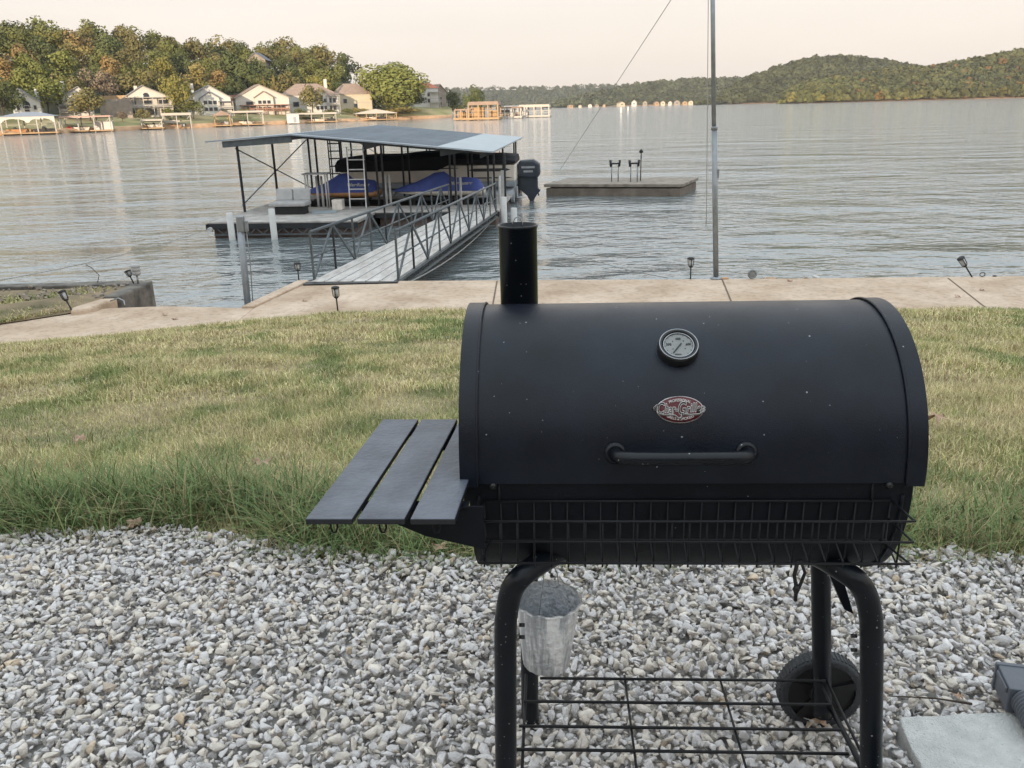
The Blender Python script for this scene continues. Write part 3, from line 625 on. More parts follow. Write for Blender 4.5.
for j,(rw,t,hh_) in enumerate(ROWS):
    for i,px in enumerate(LP):
        if j==0 and i==13: pass
        pxj=px+rnd.uniform(-6,6)+(13 if j%2 else 0)
        if pxj>352: continue
        c=special.get((i,j),rnd.choice(cols)); p=lpt(pxj,t+rnd.uniform(-7,7))
        H=hh_*rnd.uniform(.95,1.25); 
        tree('broadleaf_tree',f'{c} broadleaf tree {rw}, {LM[i]}',p-Vector((0,0,.6)),H*1.15,rnd.uniform(.95,1.15),c,group='broadleaf trees covering the far left hill')
# fill trees between rows on the skyline, seen only as crest crowns
for i,px in enumerate([12,40,68,95,121,147,175,198,226,252,277,303,330]):
    c=rnd.choice(cols[:5]); p=lpt(px+rnd.uniform(-4,4),112+rnd.uniform(-5,5)); 
    tree('broadleaf_tree',f'{c} crest tree just right of the skyline tree {LM[i]}',p,13*rnd.uniform(.9,1.15),1.05,c,group='broadleaf trees covering the far left hill')
def ptree(label,px,yt_,yb_,t,wpx,c,crown=None,name='broadleaf_tree'):
    p=lpt(px,t); z0=p.z; H=(zat(px,yt_,p.y)-z0)*1.0; wd=wpx*p.y/F; tree(name,label,p-Vector((0,0,.2)),H/.98,wd/H/.78,c,crown)
ptree('large round bright yellow-green tree standing alone on the point',393,61,116,16,56,'bright green',CRR[0])
ptree('dark tree at the right foot of the large round tree',411,88,116,22,26,'dark green')
ptree('dark olive tree in front of the large tan-roofed house',313,83,113,12,24,'olive')
ptree('broad olive-green tree half covering the narrow white house',90,86,118,14,32,'olive')
ptree('broad green tree standing left of the steep gabled white house at the picture edge',4,76,120,16,34,'dark green')
ptree('bright green spreading tree between the two white houses at left',50,75,116,26,34,'bright green')
ptree('tall yellow-green tree left of the white grey-roofed house',180,72,116,16,24,'yellow-green')
ptree('low dark bush-like tree beside the white grey-roofed house',193,100,117,12,22,'mid green')
ptree('small golden tree behind the red decked house',277,75,100,40,11,'golden',CRC[0])
ptree('tiny golden tree left of the small golden tree behind the red decked house',267,77,100,42,7,'orange-brown',CRC[0])
ptree('pinkish shrub by the veranda house lawn',122,110,120,10,9,'pink-brown')
ptree('dark shrub under the left of the veranda',142,108,119,12,14,'olive')
ptree('dark green cone-shaped tree right of the slim grey house',452,89,110,34,15,'dark green')
ptree('brownish shrub under the large round tree near the shore',402,106,118,6,30,'golden')
ptree('dark low tree behind the lookout dock',476,93,106,60,14,'dark green') if False else None
u=U(475); tree('broadleaf_tree','lone dark round tree behind the two storey timber dock',(u*420,420,WZ+.3),15,.75,'dark green')
u=U(456); tree('broadleaf_tree','small dark tree left of the lone dark tree behind the point docks',(u*425,425,WZ+.3),9,1.1,'dark green')
for i,(px,lab) in enumerate(((347,'green hedge shrub beside the pale house'),(355,'tan ornamental shrub beside the pale house'),(300,'small green shrub on the lawn left of the dark shore tree'),(243,'green shrub beside the red decked house lawn'),(170,'small shrub behind the tall boxy dock frame'),(330,'small shrub on the lawn right of the dark shore tree'),(364,'tan shrub behind the cream low gable dock'))):
    ptree(lab,px,106+rnd.random()*2,114,12,10,'golden' if i in(1,6) else 'mid green',name='shrub')
# ---- far hills with merged forest
def hill(name,prof,Y0,depth,base_px_pad=0,tree_h=11,seedv=1,ncr=2500,nq=46,colf=None,leaf=1.9,zbase=WZ):
    """prof: list of (px, ypx of the wooded skyline). front foot at distance Y0, crest at Y0+depth"""
    us=np.linspace(U(prof[0][0]),U(prof[-1][0]),90); pu=[U(p[0]) for p in prof]
    Yc=Y0+depth; pz=[zat(p[0],p[1],Yc)-tree_h*.85 for p in prof]
    rows=[0,.01,.05,.2,.4,.6,.8,1,1.4]
    def hz(u,s):
        Hc=np.interp(u,pu,pz)
        base=WZ-.5; return base+(Hc-base)*np.interp(s,[0,.01,1,1.4],[.02,.07,1,.8])*np.clip(.12+s,0,1)**.0*np.where(s<1,np.sin(np.clip(s,0,1)*math.pi/2)**.9,1)
    V=[];
    for s in rows:
        for u in us:
            Y=Y0+depth*s; V.append((u*Y,Y,float(hz(u,s))+(.0)))
    nx=len(us); Fq=np.array([(j*nx+i,j*nx+i+1,(j+1)*nx+i+1,(j+1)*nx+i) for j in range(len(rows)-1) for i in range(nx-1)])
    o=npmesh(name+'_hill',np.array(V),Fq,'hill',smooth=True); tagp(o,kind='structure'); o.data.materials.append(M['bank'])
    mi=np.zeros(len(Fq),int); mi[:3*(nx-1)]=1; o.data.polygons.foreach_set('material_index',mi.tolist())
    r=np.random.RandomState(seedv); P=[];S=[];Tn=[]
    for i in range(ncr):
        u=r.uniform(us[0],us[-1]); s=.06+r.rand()**1.0*1.0; Y=Y0+depth*s; hgt=np.interp(u,pu,pz)
        if hgt<WZ+1.0: 
            if r.rand()<.6: continue
        zz=float(hz(u,s)); sz=tree_h*(.55+.75*r.rand())*(.75 if s<.08 else 1)
        if hgt<WZ+3: sz*=.6
        P.append((u*Y,Y,zz+sz*.42)); S.append(sz*.5)
        Tn.append(colf(r,s,u))
    P=np.array(P);S=np.array(S);Tn=np.array(Tn); n=len(P)
    d=r.normal(size=(n,nq,3)); d/=np.linalg.norm(d,axis=2,keepdims=True); d[:,:,2]=np.abs(d[:,:,2])*1.0-.25; d[:,:,1]=-np.abs(d[:,:,1])*.9+.25*r.rand(n,nq)
    Q=(P[:,None,:]+d*S[:,None,None]*(.7+.35*r.rand(n,nq))[:,:,None]*np.array([1,1,1.15])).reshape(-1,3); d=d.reshape(-1,3)
    sz=np.repeat(S,nq)*.26*(.6+.8*r.rand(n*nq)); nn=d+r.normal(size=d.shape)*.32; nn/=np.linalg.norm(nn,axis=1,keepdims=True)
    a=np.cross(nn,r.normal(size=nn.shape)); a/=np.linalg.norm(a,axis=1,keepdims=True); b_=np.cross(nn,a)
    V=np.stack([Q-a*sz[:,None],Q-b_*sz[:,None],Q+a*sz[:,None],Q+b_*sz[:,None]],1).reshape(-1,3)
    tint=np.repeat(Tn*(1.0),nq*4,axis=0)
    o=npmesh(name+'_forest',V,np.arange(len(V)).reshape(-1,4),'forest',tint); return o
def colr_right(r,s,u):
    c=np.array([.112,.118,.050])*(.7+.6*r.rand())
    q=r.rand()
    if q<.08: c=np.array([.15,.14,.055])
    elif q<.14: c=np.array([.20,.125,.05])
    elif q<.40: c=np.array([.075,.085,.040])
    if s<.12: c=c*np.array([1.15,1.08,.95])
    if u<.39: c=c*np.array([1.05,1.05,.95])  # left end tinted lighter and warmer, sunlight put into the leaf colour
    return c
def colr_far(r,s,u): return np.array([.085,.095,.055])*(.6+.8*r.rand())
o=hill('distant',[(300,92),(400,90),(440,88),(470,87),(500,86),(540,86),(580,84.5),(620,83),(660,81),(700,80),(760,82),(800,86)],2300,420,tree_h=13,seedv=3,ncr=3200,nq=26,colf=colr_far)
tagp(o,'hazy far wooded ridge across the lake','forest',kind='stuff')
o=hill('middle',[(545,104),(560,100),(600,91),(640,82),(680,78.5),(720,77),(760,76),(790,80),(830,86)],1500,300,tree_h=12,seedv=4,ncr=3000,nq=34,colf=colr_far)
tagp(o,'grey-green wooded ridge above the row of tiny lakeside houses','forest',kind='stuff')
colr_dark=lambda r,s,u: np.array([.085,.092,.046])*(.6+.7*r.rand())
o=hill('rounded',[(696,103),(715,97),(730,86),(745,78),(765,69),(790,61),(815,56),(835,55),(860,57),(885,60),(905,64),(950,72)],1150,260,tree_h=12,seedv=5,ncr=3300,nq=44,colf=colr_dark)
tagp(o,'dark rounded wooded hill behind the right headland','forest',kind='stuff')
o=hill('headland',[(779,101),(790,88),(810,80),(850,75),(880,69),(905,66),(930,66),(960,60),(985,55),(1010,49),(1040,46),(1120,42),(1250,45)],900,210,tree_h=11.5,seedv=6,ncr=5200,nq=44,colf=colr_right)
tagp(o,'long sunlit wooded headland running out of frame at right','forest',kind='stuff')
# tiny lakeside houses under the middle ridge
FH=[(571,5,2.5),(580,4,2),(590,5,3),(597,5,2.5),(604,4,2),(622,9,5),(634,7,6.5),(645,6,5),(657,5,4),(663,6,4.5),(670,5,4),(677,6,5),(685,6,3.5),(691,5,4),(699,8,3)]
ORD=['first','second','third','fourth','fifth','sixth','seventh','eighth','ninth','tenth','eleventh','twelfth','thirteenth','fourteenth','fifteenth']
desc=['smallest','tiny','second tiny','low','little','wide roofed','tallest pale','twin gabled','narrow','square','cream','bright','low white','end','broad white']
for i,(px,wp,hp) in enumerate(FH):
    Y=1440.; u=U(px); k=Y/F; W=wp*k*.75*(.8+.5*rnd.random()); H=hp*k*.72; T=frame((u*Y,Y,WZ+1.2),R(rnd.uniform(-20,25)))
    e=empty('lakeside_house',(u*Y,Y,WZ+2),0,f'{desc[i]} house in the distant shore row, {ORD[i]} from the left under the ridge','house','tiny houses along the distant shore')
    b=MB(T); b.prism([(-W/2,0,-2),(W/2,0,-2),(W/2,0,H*.6),(0,0,H*.98),(-W/2,0,H*.6)],(0,8,0)); b.build('wall',['tanwood','yellowwall','creamwall','retain'][i%4],e)
    b=MB(T); b.prism([(-W/2-.5,-.5,H*.58),(0,-.5,H+.3),(W/2+.5,-.5,H*.58),(0,-.5,H-.2)],(0,9,0)); b.build('roof',['tanroof','pinkroof','brownroof'][i%3],e)
    b=MB(T); b.box((0,-.1,H*.3),(W*.3,.2,H*.2)); b.build('window','glass',e)
for i,(px,py,lab) in enumerate(((621,113,'white channel buoy on the open lake, left one of two'),(628,111,'smaller white channel buoy right of the other'))):
    p=atz(px,py,WZ); b=MB(); b.lathe([(.25,-.3),(.28,.3),(.25,1.0),(.12,1.5),(.02,1.6)],p,n=10); b.build('buoy','whitepipe'); bpy.data.objects[-1] if 0 else None
    o=[x for x in col.objects if x.name.startswith('buoy')][-1]; tagp(o,lab,'buoy'); o.scale=(2,2,1.6)
#=================================================================== OUR DOCK
TH=R(-5.5); DO=Vector((-10.42,29.2,0)); TD=frame(DO,TH)
def dl(p):  # world -> dock local
    return TD.inverted()@Vector([float(x) for x in p])
dock=empty('boat_dock',(DO.x,DO.y,WZ),TH,'grey steel roofed boat dock with open slips at the end of the gangway','boat dock')
T=TD
def deckpart(name,x0,x1,y0,y1,m='deckwood'):
    b=MB(T); b.box(((x0+x1)/2,(y0+y1)/2,DZ-.05),(x1-x0,y1-y0,.1)); 
    return b.build(name,m,dock,bevel=.01)
DK=[(0,5.3,0,4.4),(5.302,9.9,2.5,4.4),(0,1.25,4.402,15.2),(1.252,9.9,7.3,8.15),(1.252,9.9,13.9,15.2),(9.1,9.9,4.402,7.298)]
for q in DK: deckpart('deck',*q)
for (x0,x1,y0,y1) in DK[:5]:
    n=max(1,int((x1-x0)/2.4)); 
    b=MB(T); b.box(((x0+x1)/2,(y0+y1)/2,WZ+.08),(x1-x0-.25,y1-y0-.2,.55)); b.build('float','rust',dock,bevel=.04)
    b=MB(T); b.box(((x0+x1)/2,y0-.02,DZ-.14),(x1-x0+.04,.06,.18)); b.build('edge_beam','darksteel',dock)
b=MB(T)   # truss under the front edge
for i in range(11):
    x=.3+i*.47; b.bar((x,-.03,DZ-.2),(x+.235,-.03,DZ-.42),.03,.03); b.bar((x+.235,-.03,DZ-.42),(x+.47,-.03,DZ-.2),.03,.03)
b.bar((.2,-.04,DZ-.43),(5.3,-.04,DZ-.43),.04,.05); b.build('truss','steel',dock)
b=MB(T); b.box((-.02,2.2,DZ-.14),(.06,4.6,.18)); b.build('edge_beam','darksteel',dock)
# roof
xa,xr,xd,xe=-.95,2.3,9.75,7.7; y0,y1=2.7,16.6
za,zr,zd=.47,.66,-.10
def ztop(x): return za+(zr-za)*(x-xa)/(xr-xa) if x<xr else zr+(zd-zr)*(x-xr)/(xd-xr)
def sheet(pts,name,m,parent=dock,th=.05):
    b=MB(T); b.prism(pts,(0,0,-th)); return b.build(name,m,parent)
rf=sheet([(xa,y0,za),(xr-.003,y0,zr),(xr-.003,y1,zr),(xa,y1,za)],'roof','roofmetal')
sheet([(xr,y0,zr),(xe,y0,ztop(xe)),(xe,y1,ztop(xe)),(xr,y1,zr)],'roof','roofmetal')
sheet([(xe+.003,y0-.12,ztop(xe)+.012),(xd,y0-.12,zd+.012),(xd,y1,zd+.012),(xe+.003,y1,ztop(xe)+.012)],'roof_panel','roofpale',label='lighter newer roof sheets along the right edge') if False else None
pn=sheet([(xe+.003,y0-.12,ztop(xe)+.012),(xd,y0-.12,zd+.012),(xd,y1,zd+.012),(xe+.003,y1,ztop(xe)+.012)],'roof_panel','roofpale'); pn['label']='lighter newer roof sheets along the right edge'
b=MB(T)
for k in range(1,34):
    y=y0+k*.41; b.bar((xr,y,zr+.012),(xe,y,ztop(xe)+.012),.025,.02)
b.build('roof_seam','roofmetal',dock)
b=MB(T); b.prism([(xa+.6,y0+.1,ztop(xa+.6)-.06),(xr,y0+.1,zr-.06),(xr,y0+.1,zr-.30),(xa+.6,y0+.1,ztop(xa+.6)-.28)],(0,.06,0)); b.build('roof_beam','steel',dock)
b=MB(T); b.prism([(xa+.95,y0+.2,ztop(xa+.95)-.07),(xa+.95,y1-.1,ztop(xa+.95)-.07),(xa+.95,y1-.1,ztop(xa+.95)-.28),(xa+.95,y0+.2,ztop(xa+.95)-.28)],(.06,0,0)); b.build('roof_beam','steel',dock)
for yy in (y0+.1,8.0,y1-.2):
    b=MB(T); b.bar((xr,yy,zr-.09),(xd-.1,yy,zd-.09),.06,.07); b.build('rafter','darksteel',dock)
def post(x,y,base=DZ,w=.075,m='darksteel',top=None):
    b=MB(T); b.box((x,y,(base+(ztop(x)-.06 if top is None else top))/2),(w,w,(ztop(x)-.06 if top is None else top)-base)); b.build('post',m,dock)
def lx(px,ly):   # local x at a given image column for local y (approx at deck/roof mid height)
    best=None
    for i in range(0,1400):
        x=-3+i*.01; q=T@Vector((x,ly,-1.0)); v=np.array(q)-cC; z=v@fw; u_=512+F*(v@ri)/z
        if best is None or abs(u_-px)<best[0]: best=(abs(u_-px),x)
    return best[1]
P1=(.12,3.0);P2=(.12,6.6);P3=(.12,11.2)
for (x,y) in (P1,P2,P3,(1.0,9.5),(1.1,12.9),(2.0,14.4),(2.9,14.4)): post(x,y)
for px,ly in ((366,4.2),(377,4.3),(383,4.3),(450,4.2),(455,4.25),(488,4.2),(494,4.25),(505,3.0)): post(lx(px,ly),ly,w=.07)
for px,ly in ((403,8.0),(409,8.0),(468,8.0),(472,8.0),(503,8.0),(427,14.6),(430,15.0),(514,14.6),(516,15.0),(341,14.5),(352,14.5)): post(lx(px,ly),ly,w=.07)
b=MB(T); b.bar((.05,P1[1],ztop(.1)-.35),(.05,P3[1],DZ+.15),.035,.035); b.bar((.05,P1[1],DZ+.25),(.05,P3[1],ztop(.1)-.35),.035,.035); b.build('brace','steel',dock)
b=MB(T)
for z in (ztop(2)-.5,): b.bar((1.0,14.45,z),(3.6,14.45,z),.05,.05)
b.bar((1.0,14.45,ztop(2)-.35),(3.6,14.45,-1.3),.03,.03); b.build('brace','steel',dock)
b=MB(T); b.prism([(5.0,y0+.05,ztop(5)-.05),(5.9,y0+.05,ztop(5.9)-.05),(5.0,y0+.05,ztop(5)-.33)],(0,.05,0)); b.build('gusset','darksteel',dock)
b=MB(T); b.prism([(7.8,y0,ztop(7.8)-.05),(8.9,y0,ztop(8.9)-.05),(7.8,y0,ztop(7.8)-.33)],(0,.05,0)); b.build('gusset','darksteel',dock)
b=MB(T); b.prism([(9.25,y0,ztop(9.3)-.05),(9.7,y0,ztop(9.7)-.05),(9.25,y0,ztop(9.2)-.3)],(0,.05,0)); b.build('gusset','darksteel',dock)
# rack of dark shelves
r=empty('dock_shelf',T@Vector((2.35,13.5,DZ)),TH,'tall black ladder-like rack standing at the back left of the dock','rack')
xl=lx(330,13.5); xr_=lx(341,13.5)
for x in (xl,xr_):
    for yy in (13.4,13.75):
        b=MB(T); b.box((x,yy,DZ+1.25),(.05,.05,2.5)); b.build('upright','darksteel',r)
for i in range(7):
    b=MB(T); b.box(((xl+xr_)/2,13.57,DZ+.25+i*.36),(xr_-xl,.32,.05)); b.build('shelf','darksteel',r)
# aluminium ladder
xl=lx(350,4.0); xr_=lx(366,4.0)
r=empty('ladder',T@Vector(((xl+xr_)/2,3.9,DZ)),TH,'silver aluminium ladder leaning upright in front of the left blue jet ski','ladder')
for x in (xl,xr_):
    b=MB(T); b.bar((x,3.7,DZ),(x-.05,4.05,DZ+2.25),.04,.07); b.build('rail','alu',r)
for i in range(6):
    z=.35+i*.36; b=MB(T); b.bar((xl,3.7+.16*z,DZ+z),(xr_,3.7+.16*z,DZ+z),.04,.04); b.build('rung','alu',r)
# white lift poles
for i,(px,ly) in enumerate(((385,4.6),(389,4.6),(455,4.6),(460,4.6),(493,4.6),(499,4.6),(316,4.7),(321,4.7))):
    x=lx(px,ly); b=MB(T); b.tube([(x,ly,DZ-.5),(x,ly,DZ+(1.05 if px>400 else 1.15))],.05,8); b.build('lift_pole','whitepipe',dock)
x=lx(503,6); b=MB(T); b.box((x,6.,DZ+.6),(.18,.16,1.1)); b.build('lift_motor_cover','whitepipe',dock)
# jet skis
def jetski(x0,x1,yc,label,orange=False):
    L=x1-x0; z=DZ+.15; c=T@Vector(((x0+x1)/2,yc,z)); e=empty('jet_ski',c,TH,label,'jet ski')
    b=MB(T); st=[(0,.05,.30,.05),(.06,.30,.22,.28),(.3,.50,.10,.42),(.6,.56,.05,.45),(.95,.52,.05,.42),(1,.45,.12,.38)]
    vs=[];n=8
    for (s,w_,zb,zt) in st:
        x=x1-L*s if False else x0+L*s
        for k in range(n):
            a=2*math.pi*k/n; vs.append((x,yc+w_*math.cos(a),z+zb+(zt-zb)*(.5+.5*math.sin(a))))
    fs=[(i*n+k,i*n+(k+1)%n,(i+1)*n+(k+1)%n,(i+1)*n+k) for i in range(len(st)-1) for k in range(n)]+[list(range(n)),list(range((len(st)-1)*n,len(st)*n))]
    b.add(vs,fs,True); b.build('hull','hullwhite' if not orange else ['hullwhite','hullorange'][1],e)
    b=MB(T); top=[(0.02,.34),(.1,.46),(.25,.62),(.40,.86),(.46,.98),(.57,1.03),(.63,.86),(.68,.78),(.80,.80),(.93,.74),(.985,.45)]
    vs=[]; n=9
    for s,h_ in top:
        x=x0+L*s; wd=.50 if .2<s<.95 else .3+.3*min(s,1-s)*4
        for k in range(n):
            a=math.pi*k/(n-1); vs.append((x,yc-wd*math.cos(a),z+.30+(h_-.30)*math.sin(a)**.7))
    fs=[(i*n+k,i*n+k+1,(i+1)*n+k+1,(i+1)*n+k) for i in range(len(top)-1) for k in range(n-1)]+[list(range(n)),list(range((len(top)-1)*n,len(top)*n))]
    b.add(vs,fs,True); cv=b.build('cover','bluecover',e)
    tv,tf=textmesh('WaveRunner',.17,.3,.006,.002); b=MB(T); b.add([(x0+L*.76+v.x,yc-.515-v.z,z+.60+v.y) for v in tv],tf); b.build('lettering','whitepipe',cv)
    b=MB(T); b.box((x0+L*.5,yc,z+.0),(L*.7,.9,.12)); b.box((x0+L*.25,yc,z-.25),(.1,.9,.5)); b.box((x0+L*.78,yc,z-.25),(.1,.9,.5)); b.build('cradle','darksteel',e)
    return e
jetski(lx(303,5.6),lx(378,5.6),5.7,'covered jet ski on the left, its hull orange and white, behind the aluminium ladder',True)
jetski(lx(391,5.6),lx(484,5.6),5.7,'covered jet ski on the right, blue cover over a cream hull')
# pontoon boat
x0=lx(341,10.5); x1=lx(517,10.5); yb=10.8
pb=empty('pontoon_boat',T@Vector(((x0+x1)/2,yb,WZ)),TH,'long pontoon boat with black cover and beige sides at the back of the dock','boat')
zf=WZ+.98
b=MB(T)
for dy in (-.85,.85): b.tube([(x0+.1,yb+dy,WZ+.62),(x0+.8,yb+dy,WZ+.38),(x0+1.4,yb+dy,WZ+.36),(x1-.1,yb+dy,WZ+.36)],[.05,.3,.34,.34],14)
b.build('pontoon','pontoon',pb)
b=MB(T); b.box(((x0+x1)/2,yb,zf-.12),(x1-x0,2.5,.24)); b.build('deck','pontoon',pb,bevel=.03)
b=MB(T); b.box(((x0+x1)/2+.1,yb,zf+.36),(x1-x0-.2,2.44,.72)); b.build('side_panel','boatside',pb,bevel=.06)
for (xa_,xb_,zz,hh_) in ((.74,.98,.50,.13),(.30,.70,.60,.05),(.73,.99,.16,.05)):
    b=MB(T); xx0=x0+(x1-x0)*xa_; xx1=x0+(x1-x0)*xb_; b.prism([(xx0,yb-1.235,zf+zz),(xx0+.3,yb-1.235,zf+zz+hh_/2),(xx1-.25,yb-1.235,zf+zz+hh_/2),(xx1-.05,yb-1.235,zf+zz),(xx1-.3,yb-1.235,zf+zz-hh_/2),(xx0+.3,yb-1.235,zf+zz-hh_/2)],(0,.02,0)); b.build('stripe','boatstripe',pb)
b=MB(T); n=15; pr=[]
for i in range(n):
    s=i/(n-1); x=x0+(x1-x0)*s; pr.append((x,zf+.95+.22*math.sin(s*3.1)+.10*abs(math.sin(s*7.5+.6))))
lo=zf+.52; vs=[]
for x,zt in pr:
    lz=lo+(0 if x<x0+(x1-x0)*.60 else .24)
    for yy,zz in ((-1.27,lz),(-1.25,zt-.18),(-.8,zt),(0,zt+.06),(.8,zt),(1.25,zt-.18),(1.27,lz)): vs.append((x,yb+yy,zz))
fs=[(i*7+k,i*7+k+1,(i+1)*7+k+1,(i+1)*7+k) for i in range(n-1) for k in range(6)]+[list(range(7)),list(range((n-1)*7,n*7))]
b.add(vs,fs); b.build('cover','blackcover',pb)
for i in range(6):
    x=x0+(x1-x0)*(.05+.17*i); b=MB(T); b.tube([(x,yb,zf),(x,yb,zf+1.25)],.02,6); b.build('cover_support','alu',pb)
mo=empty('outboard_motor',T@Vector((x1+.45,yb,WZ+.3)),TH,'big blue-grey outboard motor tilted on the stern of the pontoon boat','outboard motor')
b=MB(T); b.prism([(x1+.05,yb-.28,zf+.1),(x1+.0,yb-.28,zf+.62),(x1+.12,yb-.28,zf+.83),(x1+.75,yb-.28,zf+.86),(x1+1.02,yb-.28,zf+.68),(x1+1.05,yb-.28,zf+.2),(x1+.9,yb-.28,zf+.02)],(0,.56,0)); b.build('cowling','motor',mo,bevel=.1)
for z in (.52,.34): 
    b=MB(T); b.box((x1+.5,yb-.285,zf+z),(.6-(.52-z),.02,.09)); b.build('stripe','motorstripe',mo)
b=MB(T); b.prism([(x1+.08,yb-.14,zf+.1),(x1+.92,yb-.14,zf+.1),(x1+.92,yb-.14,zf-.40),(x1+1.05,yb-.14,zf-.52),(x1+.85,yb-.14,zf-.75),(x1+.62,yb-.14,zf-1.15),(x1+.42,yb-.14,zf-.75),(x1+.06,yb-.14,zf-.45)],(0,.24,0)); b.build('lower_unit','motor',mo,bevel=.04)
b=MB(T); b.box((x1+.02,yb,zf-.05),(.25,.35,.5)); b.build('bracket','darksteel',mo)
b=MB(T)
for a in (0,2.1,4.2): b.prism([(x1+.93,yb,zf-.62),(x1+.97,yb+.16*math.cos(a),zf-.62+.16*math.sin(a)),(x1+.9,yb+.16*math.cos(a+.7),zf-.62+.16*math.sin(a+.7))],(.02,0,0))
b.build('propeller','darksteel',mo)
b=MB(T); pts=[(x1-.9+.55*math.sin(a)*1,yb-1.3,zf+.12-.35*math.sin(a)*.9) for a in np.linspace(0,math.pi,9)]
pts=[(x1-1.3+.85*i/8,yb-1.3,zf+.18-.38*math.sin(math.pi*i/8)) for i in range(9)]
b.tube(pts,.02,6); tagp(b.build('rope','rope'),'pale mooring rope looped on the pontoon boat side near the motor','rope')
# furniture on the dock
X0=lx(268,2.0); X1=lx(305,2.0)
be=empty('bench',T@Vector(((X0+X1)/2,2.2,DZ)),TH,'grey two-seat boat bench on the front left deck','bench')
b=MB(T)
b.box(((X0+X1)/2,2.15,DZ+.38),(X1-X0,.75,.16)); b.build('seat','vinyl',be,bevel=.05)
for s in (0,1):
    xx=X0+(X1-X0)*(.26+.48*s); b=MB(T); b.box((xx,2.6,DZ+.65),((X1-X0)*.46,.16,.46),Matrix.Rotation(R(-14),3,'X')); b.build('backrest','vinyl',be,bevel=.05)
b=MB(T); b.box(((X0+X1)/2,2.25,DZ+.15),((X1-X0)*.8,.5,.3)); b.build('base','darksteel',be)
X0=lx(305,4.4);X1=lx(330,4.4)
tb=empty('table',T@Vector(((X0+X1)/2,4.5,DZ)),TH,'tall grey cutting table on white legs beside the left jet ski','table')
b=MB(T); b.box(((X0+X1)/2,4.3,DZ+1.28),(X1-X0,.6,.05)); b.build('tabletop','vinyl',tb)
for xx in (X0+.1,X1-.1):
    for yy in (4.05,4.35): b=MB(T); b.tube([(xx,yy,DZ),(xx,yy,DZ+1.26)],.03,7); b.build('leg','whitepipe',tb)
xx=lx(336,3.4); b=MB(T); b.box((xx,3.4,DZ+.19),(.4,.36,.38)); tagp(b.build('dock_box','hullwhite',bevel=.02),'small cream box on the deck behind the gangway railing','box')
xx=lx(318,2.0); b=MB(T); b.box((xx,2.4,DZ+.03),(.9,.6,.05),Matrix.Rotation(.3,3,'Z')); tagp(b.build('mat','roofpale'),'pale blue mat lying on the deck right of the bench','mat')
# pilings
for i,(px,py0,py1,ly,lab) in enumerate(((226,213,238,-.35,'white piling at the front left corner of the dock'),(269,209,234,-.35,'white piling in front of the grey bench'),(513,208,222,2.3,'white piling at the right corner of the dock by the gangway end'),(503,197,207,1.9,'short white piling beside the gangway end'))):
    x=lx(px,ly); b=MB(T); b.tube([(x,ly,WZ-1.5),(x,ly,zat(px,py0,float((T@Vector((x,ly,0))).y)))],.11,12); tagp(b.build('piling','whitepipe'),lab,'piling',)
b=MB(T)
for s in (.1,):
    b.tube([(s,-.06,DZ-.24),(s,-.16,DZ-.24)],.09,12)
b.build('bumper','whitepipe',dock)
# winch post left of gangway near shore
Yw=18.3; p0=aty(247,308,Yw); p1=aty(239,216,Yw)
wp=empty('winch_post',(p0[0],p0[1],WZ),0,'grey galvanised winch post standing in the water left of the gangway','post')
b=MB(); b.tube([(p0[0],p0[1],WZ-1),(p1[0],p1[1],p1[2])],.075,12); b.build('pole','galv',wp)
b=MB(); b.box((p1[0]+.02,p1[1],p1[2]-.17),(.15,.16,.34)); b.box((p1[0]+.13,p1[1],p1[2]-.22),(.09,.08,.24)); b.build('winch_head','galv',wp,bevel=.02)
b=MB(); b.tube([(p0[0]+.14,p0[1],WZ),((p0[0]+p1[0])/2+.16,p1[1],(WZ+p1[2])/2),(p1[0]+.12,p1[1],p1[2]-.3)],.012,6); b.build('cable','rope',wp)
#------------------------------------------------------------------- gangway
gw=empty('gangway',(-3.1,17.0,SZ),0,'sloping aluminium gangway with truss railings leading to the dock','gangway')
GA=Vector((-4.05,16.75,SZ+.03)); GB=Vector((-2.35,16.60,SZ+.03)); 
gl=T@Vector((7.9,2.9,DZ+.02)); gr_=T@Vector((9.5,2.9,DZ+.02))
gl=Vector((atz(452,212,DZ)[0],30.4,DZ+.03)); gr_=Vector((atz(497,209,DZ)[0]-.02,30.3,DZ+.03))
b=MB(); b.add([GA,GB,gr_,gl,GA-Vector((0,0,.06)),GB-Vector((0,0,.06)),gr_-Vector((0,0,.06)),gl-Vector((0,0,.06))],[(0,1,2,3),(7,6,5,4),(0,4,5,1),(1,5,6,2),(2,6,7,3),(3,7,4,0)]); b.build('deck','gangdeck',gw)
b=MB()
for i in range(1,6):
    a=GA.lerp(GB,i/6)+Vector((0,0,.012)); c=gl.lerp(gr_,i/6)+Vector((0,0,.012)); b.bar(a,c,.02,.015)
b.build('deck_rib','alu',gw)
hR=.97
